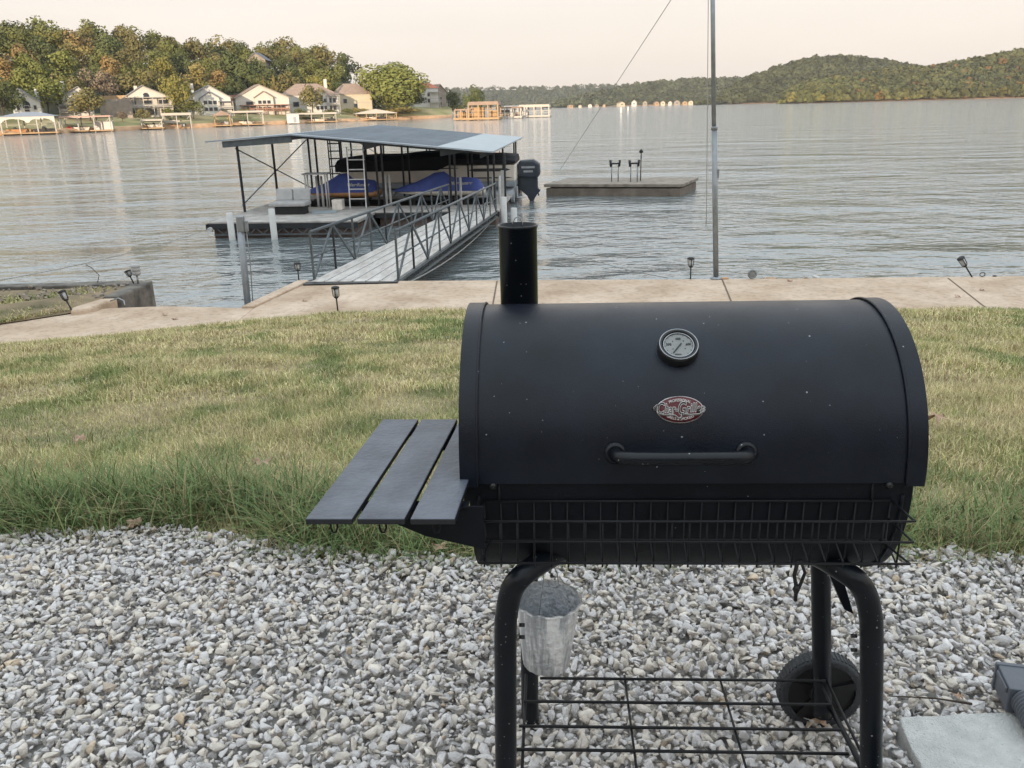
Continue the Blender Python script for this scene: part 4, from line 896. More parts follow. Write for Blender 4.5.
for side,(A,B) in enumerate(((GA,gl),(GB,gr_))):
    b=MB(); o_=Vector((-.03 if side==0 else .03,0,0))
    A0=A+o_+Vector((0,0,-.22)); B0=B+o_+Vector((0,0,-.22)); b.bar(A0+Vector((0,0,.17)),B0+Vector((0,0,.17)),.05,.06); b.bar(A0-Vector((0,0,.0)),B0-Vector((0,0,.0)),.05,.06)
    n=28
    for i in range(n+1):
        q=A0.lerp(B0,i/n); b.bar(q,q+Vector((0,0,.17)),.025,.025)
    b.build('side_beam','steel',gw)
    b=MB(); S0=A.lerp(B,.02)+o_; E0=A.lerp(B,.985)+o_; b.tube([S0+Vector((0,0,hR)),E0+Vector((0,0,hR))],.033,8); b.build('handrail','steel',gw)
    nb=10
    for i in range(nb+1):
        q=S0.lerp(E0,i/nb); b=MB(); b.bar(q-Vector((0,0,.05)),q+Vector((0,0,hR)),.035,.045); b.build('baluster','steel' if i not in(1,4) else 'darksteel',gw)
    for i in range(nb):
        q=S0.lerp(E0,i/nb); q2=S0.lerp(E0,(i+1)/nb); b=MB()
        if i%2==0: b.bar(q,q2+Vector((0,0,hR)),.035,.05)
        else: b.bar(q+Vector((0,0,hR)),q2,.035,.05)
        b.build('diagonal','steel',gw)
    b=MB(); b.tube([S0+Vector((0,0,.45)),E0+Vector((0,0,.45))],.018,6); b.build('mid_rail','steel',gw)
b=MB(); b.box((-3.2,16.62,SZ+.015),(1.9,.25,.025)); b.build('hinge_plate','darksteel',gw)
b=MB(T); b.box((lx(478,1.6),1.6,DZ-.28),(.9,.5,.05)); b.build('step_plate','galv',gw)
# ropes and wires
def rope(pts,r,label,m='rope',cat='cable',name='cable'):
    b=MB(); b.tube(pts,r,6); return tagp(b.build(name,m),label,cat)
def sag(a,b_,s,n=14): 
    a=Vector([float(x) for x in a]);b_=Vector([float(x) for x in b_]); return [a.lerp(b_,i/n)-Vector((0,0,s*4*(i/n)*(1-i/n))) for i in range(n+1)]
rope(sag(T@Vector((.1,.0,DZ-.2)),atz(-40,287,SZ+.1),.15),.009,'long mooring cable running from the dock left corner to the grassy bank')
rope(sag(T@Vector((9.8,2.7,DZ-.2)),(-2.2,16.75,SZ-.1),.25),.018,'mooring cable hanging beside the right edge of the gangway')
rope(sag(T@Vector((9.9,4,DZ-.3)),aty(668,278,16.4),.35),.009,'thin mooring cable crossing the water right of the chimney')
# flagpole
pf=Vector(atz(716,279,SZ)); pt=Vector(aty(712,-69,16.15))
fp=empty('flagpole',pf,0,'tall grey steel flagpole at the edge of the walkway','flagpole')
pm=pf.lerp(pt,.46); b=MB(); b.tube([pf-Vector((0,0,.0)),pm],.052,14); b.build('lower_pole','galv',fp)
b=MB(); b.tube([pm-Vector((0,0,.1)),pt],.04,14); b.build('upper_pole','galv',fp)
b=MB(); b.lathe([(.06,0),(.06,.05),(.053,.06)],pm,n=14); b.build('collar','galv',fp)
b=MB(); b.tube([pt+Vector((-.06,-.02,0)),pm+Vector((-.08,-.03,-1.4)),pm+Vector((-.07,-.03,-1.8))],.007,5); b.build('halyard','rope',fp)
b=MB(); q=pf.lerp(pt,.33); b.box(q+Vector((.05,-.02,0)),(.05,.04,.16)); b.build('cleat','galv',fp)
b=MB(); b.lathe([(.11,0),(.11,.02),(.07,.05)],pf,n=14); b.build('base_plate','galv',fp)
rope([pt-Vector((0,0,.1)),aty(560,170,40.5)],.008,'thin straight guy wire slanting from the flagpole top to the dock')
# swim platform
PA=Vector(atz(545,196,WZ)); PB=Vector(atz(681,196.5,WZ)); PC=Vector(atz(697,189,WZ)); PD=PA+(PC-PB)
sp=empty('swim_platform',PA.lerp(PC,.5),0,'low weathered floating platform moored beyond the pontoon boat','floating platform')
up_=Vector((0,0,1)); ce0=(PA+PC)/2
b=MB(); b.prism([ce0+(p-ce0)*.985-up_*.2 for p in (PA,PB,PC,PD)],(0,0,.56)); b.build('hull','platformside',sp,bevel=.02)
b=MB(); ce=(PA+PC)/2; b.prism([ce+(p-ce)*1.015+up_*.42 for p in (PA,PB,PC,PD)],(0,0,.14)); b.build('deck','platform',sp,bevel=.02)
for i,px in enumerate((615,634)):
    q0=Vector(atz(px-3.5,182,WZ+.55)); k=q0.y/F; T2=frame(q0,0); l=empty('swim_ladder',q0,0,['left','right'][i]+' one of the two pale swim ladders with dark rollers on the floating platform','ladder')
    for dx in (0,.32): b=MB(T2); b.tube([(dx,0,-.3),(dx,0,.95)],.03,8); b.build('rail','galv',l)
    b=MB(T2); b.tube([(-.07,0,.86),(.39,0,.86)],.04,8); b.tube([(-.07,0,1.02),(-.03,0,.72)],.06,8); b.tube([(.39,0,1.02),(.35,0,.72)],.06,8); b.build('roller','darksteel',l)
q0=Vector(atz(640.5,181,WZ+.55)); b=MB(); b.tube([q0,q0+up_*1.35],.025,8); b.lathe([(.03,1.3),(.12,1.36),(.02,1.5)],q0,n=10); b.box(q0+up_*1.1,(.05,.05,.1)); tagp(b.build('mast_light','darksteel'),'thin mast with a small cap light at the right of the swim ladders','light')
#------------------------------------------------------------------- garden lights
def sollight(px,pyb,pxt,pyt,label,Y=None,z=SZ):
    p=Vector(atz(px,pyb,z)) if Y is None else Vector(aty(px,pyb,Y)); q=Vector(aty(pxt,pyt,p.y)); d=q-p; h=d.length
    e=empty('garden_light',p,0,label,'garden light',group='solar garden lights along the walkway'); rot=Vector((0,0,1)).rotation_difference(d.normalized()).to_matrix().to_4x4()
    T2=Matrix.Translation(p)@rot; s=h
    b=MB(T2); b.tube([(0,0,-.05),(0,0,s*.55)],.014,7); b.build('stake','darksteel',e)
    b=MB(T2); b.lathe([(.02,s*.52),(.04,s*.56),(.045,s*.60)],(0,0,0),n=10); 
    for k in range(4): a=k*1.57; b.bar((.05*math.cos(a),.05*math.sin(a),s*.6),(.06*math.cos(a),.06*math.sin(a),s*.92),.012,.012)
    b.build('cage','darksteel',e)
    b=MB(T2); b.lathe([(.036,s*.60),(.045,s*.92)],(0,0,0),n=10); b.build('lens','lampglass',e)
    b=MB(T2); b.lathe([(.07,s*.91),(.07,s*.96),(.03,s)],(0,0,0),n=12); b.build('cap','darksteel',e)
sollight(338,312,335,286,'solar light standing at the lawn edge of the walkway, nearest the gangway')
sollight(299,281,297,262,'solar light at the water edge beside the left foot of the gangway')
sollight(73,313,61,290,'solar light leaning left on the grassy bank by the ramp kerb',z=SZ+.03)
sollight(134,284,127,270,'small leaning solar light beside the lantern on the dark ramp wall',z=SZ+.12)
sollight(690.5,279,691,257,'upright solar light left of the flagpole')
sollight(972,277,960,257,'solar light leaning left at the far right of the walkway')
p=Vector(atz(138.5,285,SZ+.1)); e=empty('lantern',p,0,'squat banded lantern on a stake on the dark ramp wall','garden light')
b=MB(); b.tube([p,p+up_*.2],.02,8); b.build('stake','galv',e)
b=MB(); b.lathe([(.06,.2),(.085,.22),(.085,.27),(.07,.28),(.085,.29),(.085,.34),(.07,.35),(.09,.37),(.06,.42)],p,n=14); b.build('head','vinyl',e)
p=Vector(atz(752,279,SZ)); b=MB(); b.tube([p+Vector((.075*math.cos(a),0,.1+.075*math.sin(a))) for a in np.linspace(0,6.28,17)[:-1]],.022,8,closed=True); b.lathe([(.05,-.02),(.05,.02)],p+up_*.1,(0,1,0),12); tagp(b.build('hose_reel','galv'),'small round grey wheel-like ornament at the water edge right of the flagpole','ornament')
p=Vector(atz(982,277,SZ)); b=MB(); b.tube([p+Vector((.05*math.cos(a),0,.05+.04*math.sin(a))) for a in np.linspace(0,6.28,13)[:-1]],.008,6,closed=True); tagp(b.build('mooring_ring','darksteel'),'small dark mooring ring near the leaning light at right','ring')
def rock(p,s,label,m='concrete_grey',name='rock',seed=0,cat='rock'):
    r=np.random.RandomState(seed); bm=bmesh.new()
    for i in range(16):
        d=r.normal(size=3); d/=np.linalg.norm(d); bm.verts.new(d*np.array(s)*(.8+.3*r.rand()))
    bmesh.ops.convex_hull(bm,input=bm.verts); me=bpy.data.meshes.new(name); bmesh.ops.delete(bm,geom=[v for v in bm.verts if not v.link_faces],context='VERTS'); bm.to_mesh(me); bm.free(); me.materials.append(M[m])
    o=bpy.data.objects.new(name,me); col.objects.link(o); o.location=p; 
    b=o.modifiers.new('b','BEVEL'); b.width=min(s)*.25; b.segments=2
    return tagp(o,label,cat)
for i,(px,py,s,lab) in enumerate(((771,278,(.13,.08,.03),'flat tan stone at the wall edge right of the round ornament'),(806,277.5,(.07,.06,.05),'small rust-brown stone at the wall edge, left of a paired grey one'),(816,277,(.1,.07,.055),'small grey stone at the wall edge, right of the rust-brown one'),(724,278.5,(.11,.06,.04),'brown lump at the foot of the flagpole'),(995,276,(.05,.04,.02),'tiny dark pebble at the wall edge far right'))):
    rock(Vector(atz(px,py,SZ+.01)),s,lab,['concrete','deckwood','concrete_grey','bank','darksteel'][i],seed=i)
for i in range(46):
    x=rnd.uniform(-13,-7.9); y=rnd.uniform(15.9,16.55); 
    if i==0: RB=MB()
b=MB()
for i in range(170):
    x=-7.7-rnd.random()**1.3*6; y=rnd.uniform(15.3,16.6); s=rnd.uniform(.03,.09); c=Vector((x,y,SZ+.1)); rot=Matrix.Rotation(rnd.random()*6,3,Vector((rnd.random(),rnd.random(),1)).normalized()); b.box(c,(s,s*.8,s*.6),rot)
tagp(b.build('rubble','retain'),'scatter of grey rubble stones along the sea wall left of the ramp','rubble',kind='stuff')
b=MB(); p=Vector(atz(97,285,SZ+.05)); b.tube([p,p+Vector((.08,0,.2)),p+Vector((-.05,0,.36)),p+Vector((-.15,0,.42))],.008,5); tagp(b.build('bent_rod','twig'),'bent thin rod sticking up from the rubble on the left bank','rod')
b=MB(); p=Vector(atz(110,301,SZ+.17)); b.tube([p,p+Vector((.12,.08,.03)),p+Vector((.25,.0,.0)),p+Vector((.3,-.1,-.06))],.012,6); tagp(b.build('pipe_stub','galv'),'short curved grey hose lying over the ramp wall','hose')
#=================================================================== GRILL
GY=R(-3.0); GC=Vector((.301,1.485,0)); TG=frame(GC,GY)
g=empty('barrel_grill',GC,GY,'large black barrel charcoal grill with closed lid, chimney, slatted side shelf and front basket','grill')
def gl_(p): return TG.inverted()@Vector([float(x) for x in p])
LR=.238; LZ=.83; HL=.380
def arcpts(r,a0,a1,n,zc=LZ):  # angle measured from front horizontal upward
    return [(-r*math.cos(a),zc+r*math.sin(a)) for a in np.linspace(a0,a1,n)]
# lid shell
def shell(x0,x1,r,a0,a1,n,th,zc=LZ,name='lid',m='grill',parent=g,closed_ends=False):
    b=MB(TG); o_=arcpts(r,a0,a1,n,zc); i_=arcpts(r-th,a0,a1,n,zc); vs=[]
    nx_=14
    for j in range(nx_+1):
        x=x0+(x1-x0)*j/nx_; vs+=[(x,y,z) for y,z in o_]
    fs=[(j*n+i,j*n+i+1,(j+1)*n+i+1,(j+1)*n+i) for j in range(nx_) for i in range(n-1)]
    b.add(vs,fs,True)
    vs=[];
    for x in (x0,x1): vs+=[(x,y,z) for y,z in i_]
    b.add(vs,[(i,n+i,n+i+1,i+1) for i in range(n-1)],True)
    # rims
    for k in (0,n-1): b.add([(x0,*o_[k]),(x1,*o_[k]),(x1,*i_[k]),(x0,*i_[k])],[(0,1,2,3)])
    for x in (x0,x1):
        if closed_ends: b.add([(x,y,z) for y,z in o_],[list(range(n))])
        else: b.add([(x,y,z) for y,z in o_]+[(x,y,z) for y,z in i_],[(i,i+1,n+i+1,n+i) for i in range(n-1)])
    me=b.build(name,m,parent)
    for p in me.data.polygons: pass
    return me
lid=shell(-HL+.01,HL-.01,LR,R(-2),R(178),56,.004,closed_ends=True)
for s in (-1,1):
    x0,x1=(s*HL,s*(HL-.029)) if s<0 else (HL-.029,HL)
    eb=shell(min(x0,x1),max(x0,x1),LR+.0035,R(-3),R(178),56,.006,name='end_band',m='grill',parent=lid)
    xi=s*(HL-.0300); b=MB(TG); b.tube([(xi,y,z) for y,z in arcpts(LR+.0030,R(-2),R(178),50)],.0022,6); b.build('band_seam','grill',lid)
# barrel body
bd=shell(-HL+.014,HL-.014,.2335,R(-190),R(9),56,.004,zc=.799,name='barrel',m='grill_body',closed_ends=True)
for s in (-1,1):
    xx=s*(HL-.03); b=MB(TG); b.tube([(xx,y,z) for y,z in arcpts(.234,R(-182),R(0),50,.799)],.003,6); b.build('seam','grill_body',bd)
b=MB(TG); b.box((0,.05,.585),(.50,.16,.05)); b.build('ash_pan','grill_body',g,bevel=.01)
for x_ in (-.325,.325):
    b=MB(TG); b.lathe([(.006,0),(.006,.008),(.003,.011)],(x_,-.2315,.818),(0,-1,0),8); b.build('bolt','black',bd)
def onlid(x,phi,off=0): a=R(phi); return Vector((x,-(LR+off)*math.cos(a),LZ+(LR+off)*math.sin(a)))
def nlid(phi): a=R(phi); return Vector((0,-math.cos(a),math.sin(a)))
# handle
hx0,hx1=-.122,.091; ph=11
b=MB(TG); P=[onlid(hx0,ph,0),onlid(hx0,ph,.022),onlid(hx0+.005,ph,.034),onlid(hx0+.020,ph,.042),onlid(hx0+.04,ph,.044),onlid(hx1-.04,ph,.044),onlid(hx1-.020,ph,.042),onlid(hx1-.005,ph,.034),onlid(hx1,ph,.022),onlid(hx1,ph,0)]
b.tube(P,.0108,14); hd=b.build('handle','tube',lid)
for x in (hx0,hx1):
    b=MB(TG); b.lathe([(.018,-.002),(.018,.003),(.013,.006)],onlid(x,ph),nlid(ph),20); b.build('handle_flange','tube',hd)
# badge
bx=-.016; bphi=28
def bend(v,lift):   # v.x across, v.y up along the curve
    a=R(bphi)+v[1]/LR; rr=LR+lift; return Vector((bx+v[0],-rr*math.cos(a),LZ+rr*math.sin(a)))
def oval(a_,b_,lift,name,m,parent,thick=.0015):
    b=MB(TG); n=48; ring=[(a_*math.cos(t),b_*math.sin(t)) for t in np.linspace(0,2*math.pi,n,endpoint=False)]
    vs=[bend((0,0),lift)]; 
    for f in (.33,.66,1): vs+=[bend((x*f,y*f),lift) for x,y in ring]
    vs+=[bend((x*1.0,y*1.0),lift-thick) for x,y in ring]
    fs=[(0,1+i,1+(i+1)%n) for i in range(n)]+[(1+k*n+i,1+(k+1)*n+i,1+(k+1)*n+(i+1)%n,1+k*n+(i+1)%n) for k in range(3) for i in range(n)]
    b.add(vs,fs,True); return b.build(name,m,parent)
bg_=oval(.0385,.0222,.0028,'badge','badge_silver',lid); 
oval(.0370,.0208,.0036,'badge_field','badge_red',bg_)
M['badge_dark']=mat('badge_dark_red',(.13,.012,.014),.35,.2)
def lett(body,size,x,y,lift,m,shear=0,off=0,arc=None,sx=1,name='lettering',ext=.0003,sp=1.0):
    tv,tf=textmesh(body,size,shear,off,ext,sp); b=MB(TG); out=[]
    for v in tv:
        X,Y=v.x*sx,v.y
        if arc: # along ellipse-like arc of radius arc (signed)
            an=X/arc; X2=(abs(arc)+ (Y if arc>0 else -Y))*math.sin(abs(an))*(1 if X>=0 else -1); Y2=(abs(arc)+(Y if arc>0 else -Y))*math.cos(an)-abs(arc); Y2=Y2 if arc>0 else -Y2
            X,Y=X2,Y2
        out.append(bend((x+X,y+Y),lift+v.z))
    b.add(out,tf); return b.build(name,m,bg_)
lett('PROFESSIONAL',.0062,0,.0152,.0042,'badge_silver',arc=.046,sx=.86)
lett('GRILLS & SMOKERS',.0062,0,-.0156,.0042,'badge_silver',arc=-.046,sx=.86)
# script word: silver outline strokes under black letters
cur=-.0365
for (bod,sz,y) in (('C',.0265,.0010),('h',.020,.0016),('a',.020,.0002),('r',.020,.0002),('-',.020,.0005),('G',.030,.0006),('r',.020,.0010),('i',.020,.0022),('l',.020,.0025),('l',.020,.0025),('e',.020,.0014),('r',.020,.0016)):
    tv,_=textmesh(bod,sz,.22,0); wdt=(max(v.x for v in tv)-min(v.x for v in tv))*.62; mid=(max(v.x for v in tv)+min(v.x for v in tv))/2*.62
    x=cur+wdt/2-mid; lett(bod,sz,x,y,.0044,'badge_silver',.22,.0010,sx=.62); lett(bod,sz,x,y,.0052,'black',.22,.0002,sx=.62); cur+=wdt+.0008
b=MB(TG)
for (w_,lift,m) in ((.0016,.0046,'badge_silver'),(.0008,.0056,'black')):
    b=MB(TG); b.tube([bend((x,y),lift) for x,y in ((-.041,-.002),(-.042,.003),(-.038,.0065),(-.032,.008))],w_,6); b.tube([bend((x,y),lift) for x,y in ((-.036,-.006),(-.028,-.0085),(-.018,-.0085),(-.009,-.0095),(-.004,-.0135),(.0005,-.0145),(.0025,-.011),(.003,-.007))],w_,6)
    b.tube([bend((x,y),lift) for x,y in ((.004,-.0075),(.016,-.0088),(.030,-.0078),(.038,-.004),(.0405,.001))],w_,6)
    b.build('flourish',m,bg_)
# thermometer
tx=-.0125; tph=54; c0=onlid(tx,tph,-.002); nn=nlid(tph)
b=MB(TG); b.lathe([(.034,0),(.0345,.012),(.0335,.018),(.031,.0205),(.0275,.0195),(.0272,.0150)],c0,nn,40,False); th=b.build('thermometer','gauge_ring' if 0 else 'black',lid)
b=MB(TG); b.tube([c0+nn*.0195+ (Vector((1,0,0))*math.cos(a)+nn.cross(Vector((1,0,0)))*math.sin(a))*.0318 for a in np.linspace(0,6.283,41)[:-1]],.0011,6,closed=True); b.build('bezel','gauge_ring',th)
b=MB(TG); b.lathe([(.0245,.0155),(.0245,.0160)],c0,nn,36); b.build('dial','gauge_face',th)
b=MB(TG); b.tube([c0+nn*.0172+ (Vector((1,0,0))*math.cos(a)+nn.cross(Vector((1,0,0)))*math.sin(a))*.0252 for a in np.linspace(0,6.283,41)[:-1]],.0012,6,closed=True); b.build('inner_ring','gauge_ring',th)
ex=Vector((1,0,0)); ey=nn.cross(ex)
if ey.z<0: ey=-ey
def dp(x,y,l=.0168): return c0+nn*l+ex*x+ey*y
b=MB(TG); b.prism([dp(.004,.0045),dp(.0055,.003),dp(-.0095,-.0165),dp(-.0108,-.0157)],nn*.0008); b.build('needle','black',th)
b=MB(TG)
for a in np.linspace(-.9,4.05,13): b.bar(dp(.0215*math.cos(a),.0215*math.sin(a)),dp(.0235*math.cos(a),.0235*math.sin(a)),.0005,.0004)
for a in (-.6,0,.8,1.57,2.4,3.1,3.8): b.lathe([(.0009,0),(.0009,.0003)],dp(.0125*math.cos(a),.0125*math.sin(a)),nn,8)
b.prism([dp(-.008,-.0195),dp(.003,-.0198),dp(.003,-.0188),dp(-.008,-.0185)],nn*.0004)
b.build('markings','black',th)
for (s_,x,y) in (('200',-.0165,.002),('400',0,.0135),('600',.0165,.002)):
    tv,tf=textmesh(s_,.006,0,.0001,.0002); b=MB(TG); b.add([dp(x+v.x,y+v.y,.0168+v.z) for v in tv],tf); b.build('numerals','black',th)
# chimney
cp=gl_(aty(519.5,309,1.60)); cx,cy=cp.x,cp.y; ztop_=float(aty(519.5,224.5,1.60)[2])
b=MB(TG); rC=.0368; b.lathe([(rC,.90),(rC,ztop_-.006),(rC+.0018,ztop_-.005),(rC+.0018,ztop_),(rC-.001,ztop_),(rC-.002,ztop_-.12)],(cx,cy,0),n=40,capends=False); ch=b.build('chimney','tube',g)
b=MB(TG); b.lathe([(rC-.002,ztop_-.06),(rC-.002,ztop_-.058)],(cx,cy,0),n=32); b.build('damper','black',ch)
b=MB(TG); b.tube([(cx-.009,cy,ztop_-.03),(cx-.009,cy,ztop_+.004),(cx-.005,cy,ztop_+.012),(cx,cy,ztop_+.015),(cx+.005,cy,ztop_+.012),(cx+.009,cy,ztop_+.003),(cx+.009,cy,ztop_-.03)],.0011,6); b.build('wire_handle','gauge_ring',ch)
b=MB(TG)
for (dx,zz) in ((-.0355,.06),(-.036,.02)): b.tube([(cx-rC*.98,cy-rC*.2,zz+1.03+0*dx),(cx-rC*1.03,cy-rC*.2,zz+1.035),(cx-rC*1.0,cy-rC*.1,zz+1.042)],.0016,5)
b.build('scratch_wire','alu',ch) if False else None
# side shelf : three planks
zs=.832
Ls=[((305,519),(352,519),(418.5,419),(383,419)),((357,519),(404.6,519),(457.4,419),(421.5,419)),((410,519),(455,519),(490,419),(460,419))]
sh=[]
for q in Ls:
    P=[gl_(atz(*p,zs)) for p in q]; 
    P[1]=P[1]+(P[0]-P[1])*.0
    b=MB(TG); 
    if q is Ls[2]: # last plank ends at the barrel side
        pass
    b.prism([Vector((p.x,p.y,zs-.010)) for p in P],(0,0,.010)); o=b.build('shelf_plank','slat',g,bevel=.002)
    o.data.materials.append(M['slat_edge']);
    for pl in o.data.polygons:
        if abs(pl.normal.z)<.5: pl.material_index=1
    sh.append(P)
# shelf brackets: tapered angle under the planks
for yy,nm in ((-.318,0),(.02,1)):
    b=MB(TG); P=[(-.60+.06,yy,zs-.012),(-HL+.045,yy,zs-.012),(-HL+.045,yy,zs-.088),(-.43,yy,zs-.064)]
    b.prism(P,(0,.004,0)); b.prism([(-.60+.04,yy,zs-.016),(-HL+.02,yy,zs-.016),(-HL+.02,yy+.03,zs-.016),(-.60+.04,yy+.03,zs-.016)],(0,0,-.003)); b.build('shelf_bracket','grill_body',g)
b=MB(TG); b.box((-HL+.004,-.08,zs-.045),(.012,.2,.05)); b.build('shelf_rail','grill_body',g)
for i,px in enumerate((332,381,435)):
    p=gl_(atz(px,520,zs-.014)); b=MB(TG); y=p.y+.004; x=p.x
    b.tube([(x-.004,y,zs-.008),(x-.004,y,zs-.030),(x-.001,y-.002,zs-.037),(x+.004,y-.003,zs-.036),(x+.007,y-.002,zs-.028),(x+.006,y,zs-.018)],.0016,6); b.build('hook','wire',g)
# front basket
bk=empty('front_basket',TG@Vector((0,-.27,.72)),GY,None,None); bk.parent=g; bk.matrix_world=g.matrix_world
bpy.data.objects.remove(bk)
yF,yB=-.313,-.236; zt,zm,zb_=.797,.768,.728; X0,X1=-.352,.338
def at_l(px,py,yl):
    # local point on plane y_local=yl
    d=Vector([float(x) for x in ray(px,py)]); o_=Vector((0,0,CAMZ)); Ti=TG.inverted(); o2=Ti@o_; d2=Ti.to_3x3()@d; t=(yl-o2.y)/d2.y; return o2+d2*t
p0=at_l(475,521,yF); p1=at_l(915,522,yF); q0=at_l(484,500,yB); q1=at_l(891,502,yB); m0=at_l(476,541,yF); m1=at_l(913,543,yF); b0=at_l(479,559,yF); b1=at_l(908,566,yF+.006)
zt=(p0.z+p1.z)/2; zm=(m0.z+m1.z)/2; zb_=(b0.z+b1.z)/2; zq=(q0.z+q1.z)/2
b=MB(TG); wr=.0019
L=p0.x;Rr_=p1.x; LB=q0.x; RB=q1.x
b.tube([(L,yF,zt),(Rr_,yF,zt)],wr,6); b.tube([(m0.x,yF,zm),(m1.x,yF,zm)],wr,6); b.tube([(b0.x,yF,zb_),(b1.x,yF,zb_)],wr*1.1,6)
b.tube([(LB,yB,zq),(RB,yB,zq)],wr,6)
for (A_,B_) in (((L,yF,zt),(LB,yB,zq)),((Rr_,yF,zt),(RB,yB,zq)),((m0.x,yF,zm),(LB,yB,zm)),((m1.x,yF,zm),(RB,yB,zm)),((b0.x,yF,zb_),(LB+.01,yB,zb_)),((b1.x,yF,zb_),(RB-.01,yB,zb_))): b.tube([A_,B_],wr,6)
b.tube([(LB,yB,zb_+.0),(RB,yB,zb_)],wr,6)
n=24; 
for i in range(n+1):
    x=L+.012+(Rr_-L-.03)*i/n; xb=LB+.0+(RB-LB)*i/n
    b.tube([(xb,yB+.002,zq),(xb,yB+.002,zb_),(x,yF+.004,zb_-.002),(x,yF+.0035,zb_-.009)],wr*.85,5)
    b.tube([(x,yF+.003,zb_-.008),(x,yF+.003,zt)],wr*.85,5)
b.build('front_basket','wire',g)
for x in (-.315,.30):
    b=MB(TG); b.tube([(x,yB+.0,zq),(x,yB+.0,.80),(x,yB+.006,.825)],.0022,6); b.build('basket_hanger','wire',g)
# legs
tr=.0205
def wpt(px,py,Y): return gl_(aty(px,py,Y))
YF=1.27; YR=1.62
def arc_leg(pts,name='leg'):
    # smooth polyline
    P=[Vector(p) for p in pts]; Q=[]
    for i in range(len(P)-1):
        a=P[max(i-1,0)];b_=P[i];c=P[i+1];d=P[min(i+2,len(P)-1)]
        for t in np.linspace(0,1,7)[:-1]:
            Q.append(.5*((2*b_)+(c-a)*t+(2*a-5*b_+4*c-d)*t*t+(-a+3*b_-3*c+d)*t**3))
    Q.append(P[-1]); b=MB(TG); b.tube(Q,tr,18); return b.build(name,'tube',g)
fl=wpt(505.5,640,YF); flb=wpt(506,768,YF)
d=(flb-fl); flg=fl+d*((0.0-fl.z)/d.z)
def down(p,q,z): dd=q-p; return p+dd*((z-p.z)/dd.z)
a=wpt(506,612,YF); 
arc_leg([down(fl,flb,.0),down(fl,flb,.2),wpt(505.5,640,YF),wpt(507,612,YF),wpt(511,592,YF),wpt(519,579,YF),wpt(532,568,YF+.02),wpt(548,558,YF+.05),wpt(566,549,YF+.09)])
fr=wpt(871.5,640,YF); frb=wpt(871,768,YF)
arc_leg([down(fr,frb,.0),down(fr,frb,.2),wpt(871.5,640,YF),wpt(870,612,YF),wpt(865,593,YF),wpt(856,580,YF),wpt(842,570,YF+.02),wpt(826,560,YF+.05),wpt(808,551,YF+.09)])
rl=wpt(529,585,YR); rlb=wpt(530,722,YR); arc_leg([down(rl,rlb,0),down(rl,rlb,.3),rl,down(rl,rlb,.70)])
YR=1.55; rr_=wpt(821,590,YR); rrb=wpt(822,690,YR); arc_leg([down(rr_,rrb,.09),down(rr_,rrb,.3),rr_,down(rr_,rrb,.70)])
for q in (down(rl,rlb,0),down(fl,flb,0)):
    b=MB(TG); b.lathe([(.023,0),(.023,.03)],(q.x,q.y,0),n=16); b.build('foot_cap','rubber',g)
# brace plate from front right bend back to the rear leg
A_=wpt(846,572,YF); B_=wpt(862,632,YF); 
b=MB(TG); b.prism([A_+Vector((-.03,.07,.01)),A_+Vector((.0,.07,.01)),B_+Vector((.01,.07,-.01)),B_+Vector((-.008,.07,.0))],(0,.02,0)); b.build('brace','tube',g)
for (px,py,s) in ((859,636,-1),(859,650,-1),(517,625,1),(517,637,1)):
    p=wpt(px,py,YF); b=MB(TG); b.tube([p+Vector((-.004*s*-1,0,0)),p+Vector((.014*s,0,0))],.0035,8); b.build('bolt','black',g)
# bottom rack at z .2
zr_=.205; b=MB(TG); wrr=.0032; pts=[]
for (py,xa_,xb_) in ((677,560,826),(700,524,832),(725,519,841),(748.5,515,849)):
    A_=gl_(atz(xa_ if py>680 else 540,py- .0,zr_)); B_=gl_(atz(xb_,py+6 if py>680 else py+5,zr_)); y=(A_.y+B_.y)/2; b.tube([(A_.x,y,zr_),(B_.x,y,zr_)],wrr,8); pts.append((A_.x,B_.x,y))
b.build('rack_wire','wire',g)
yb0=pts[0][2]+.02; yb1=pts[-1][2]-.07
for xx in (pts[0][1]-.010,pts[0][1]+.006,pts[1][0]+.002):
    b=MB(TG); b.tube([(xx,yb0,zr_-.006),(xx,yb1,zr_-.006)],wrr,8); b.build('rack_side','wire',g)
for px in (628,727): 
    q=gl_(atz(px,700,zr_)); b=MB(TG); b.tube([(q.x,yb0,zr_-.006),(q.x,yb1,zr_-.006)],wrr*.8,8); b.build('rack_cross_wire','wire',g)
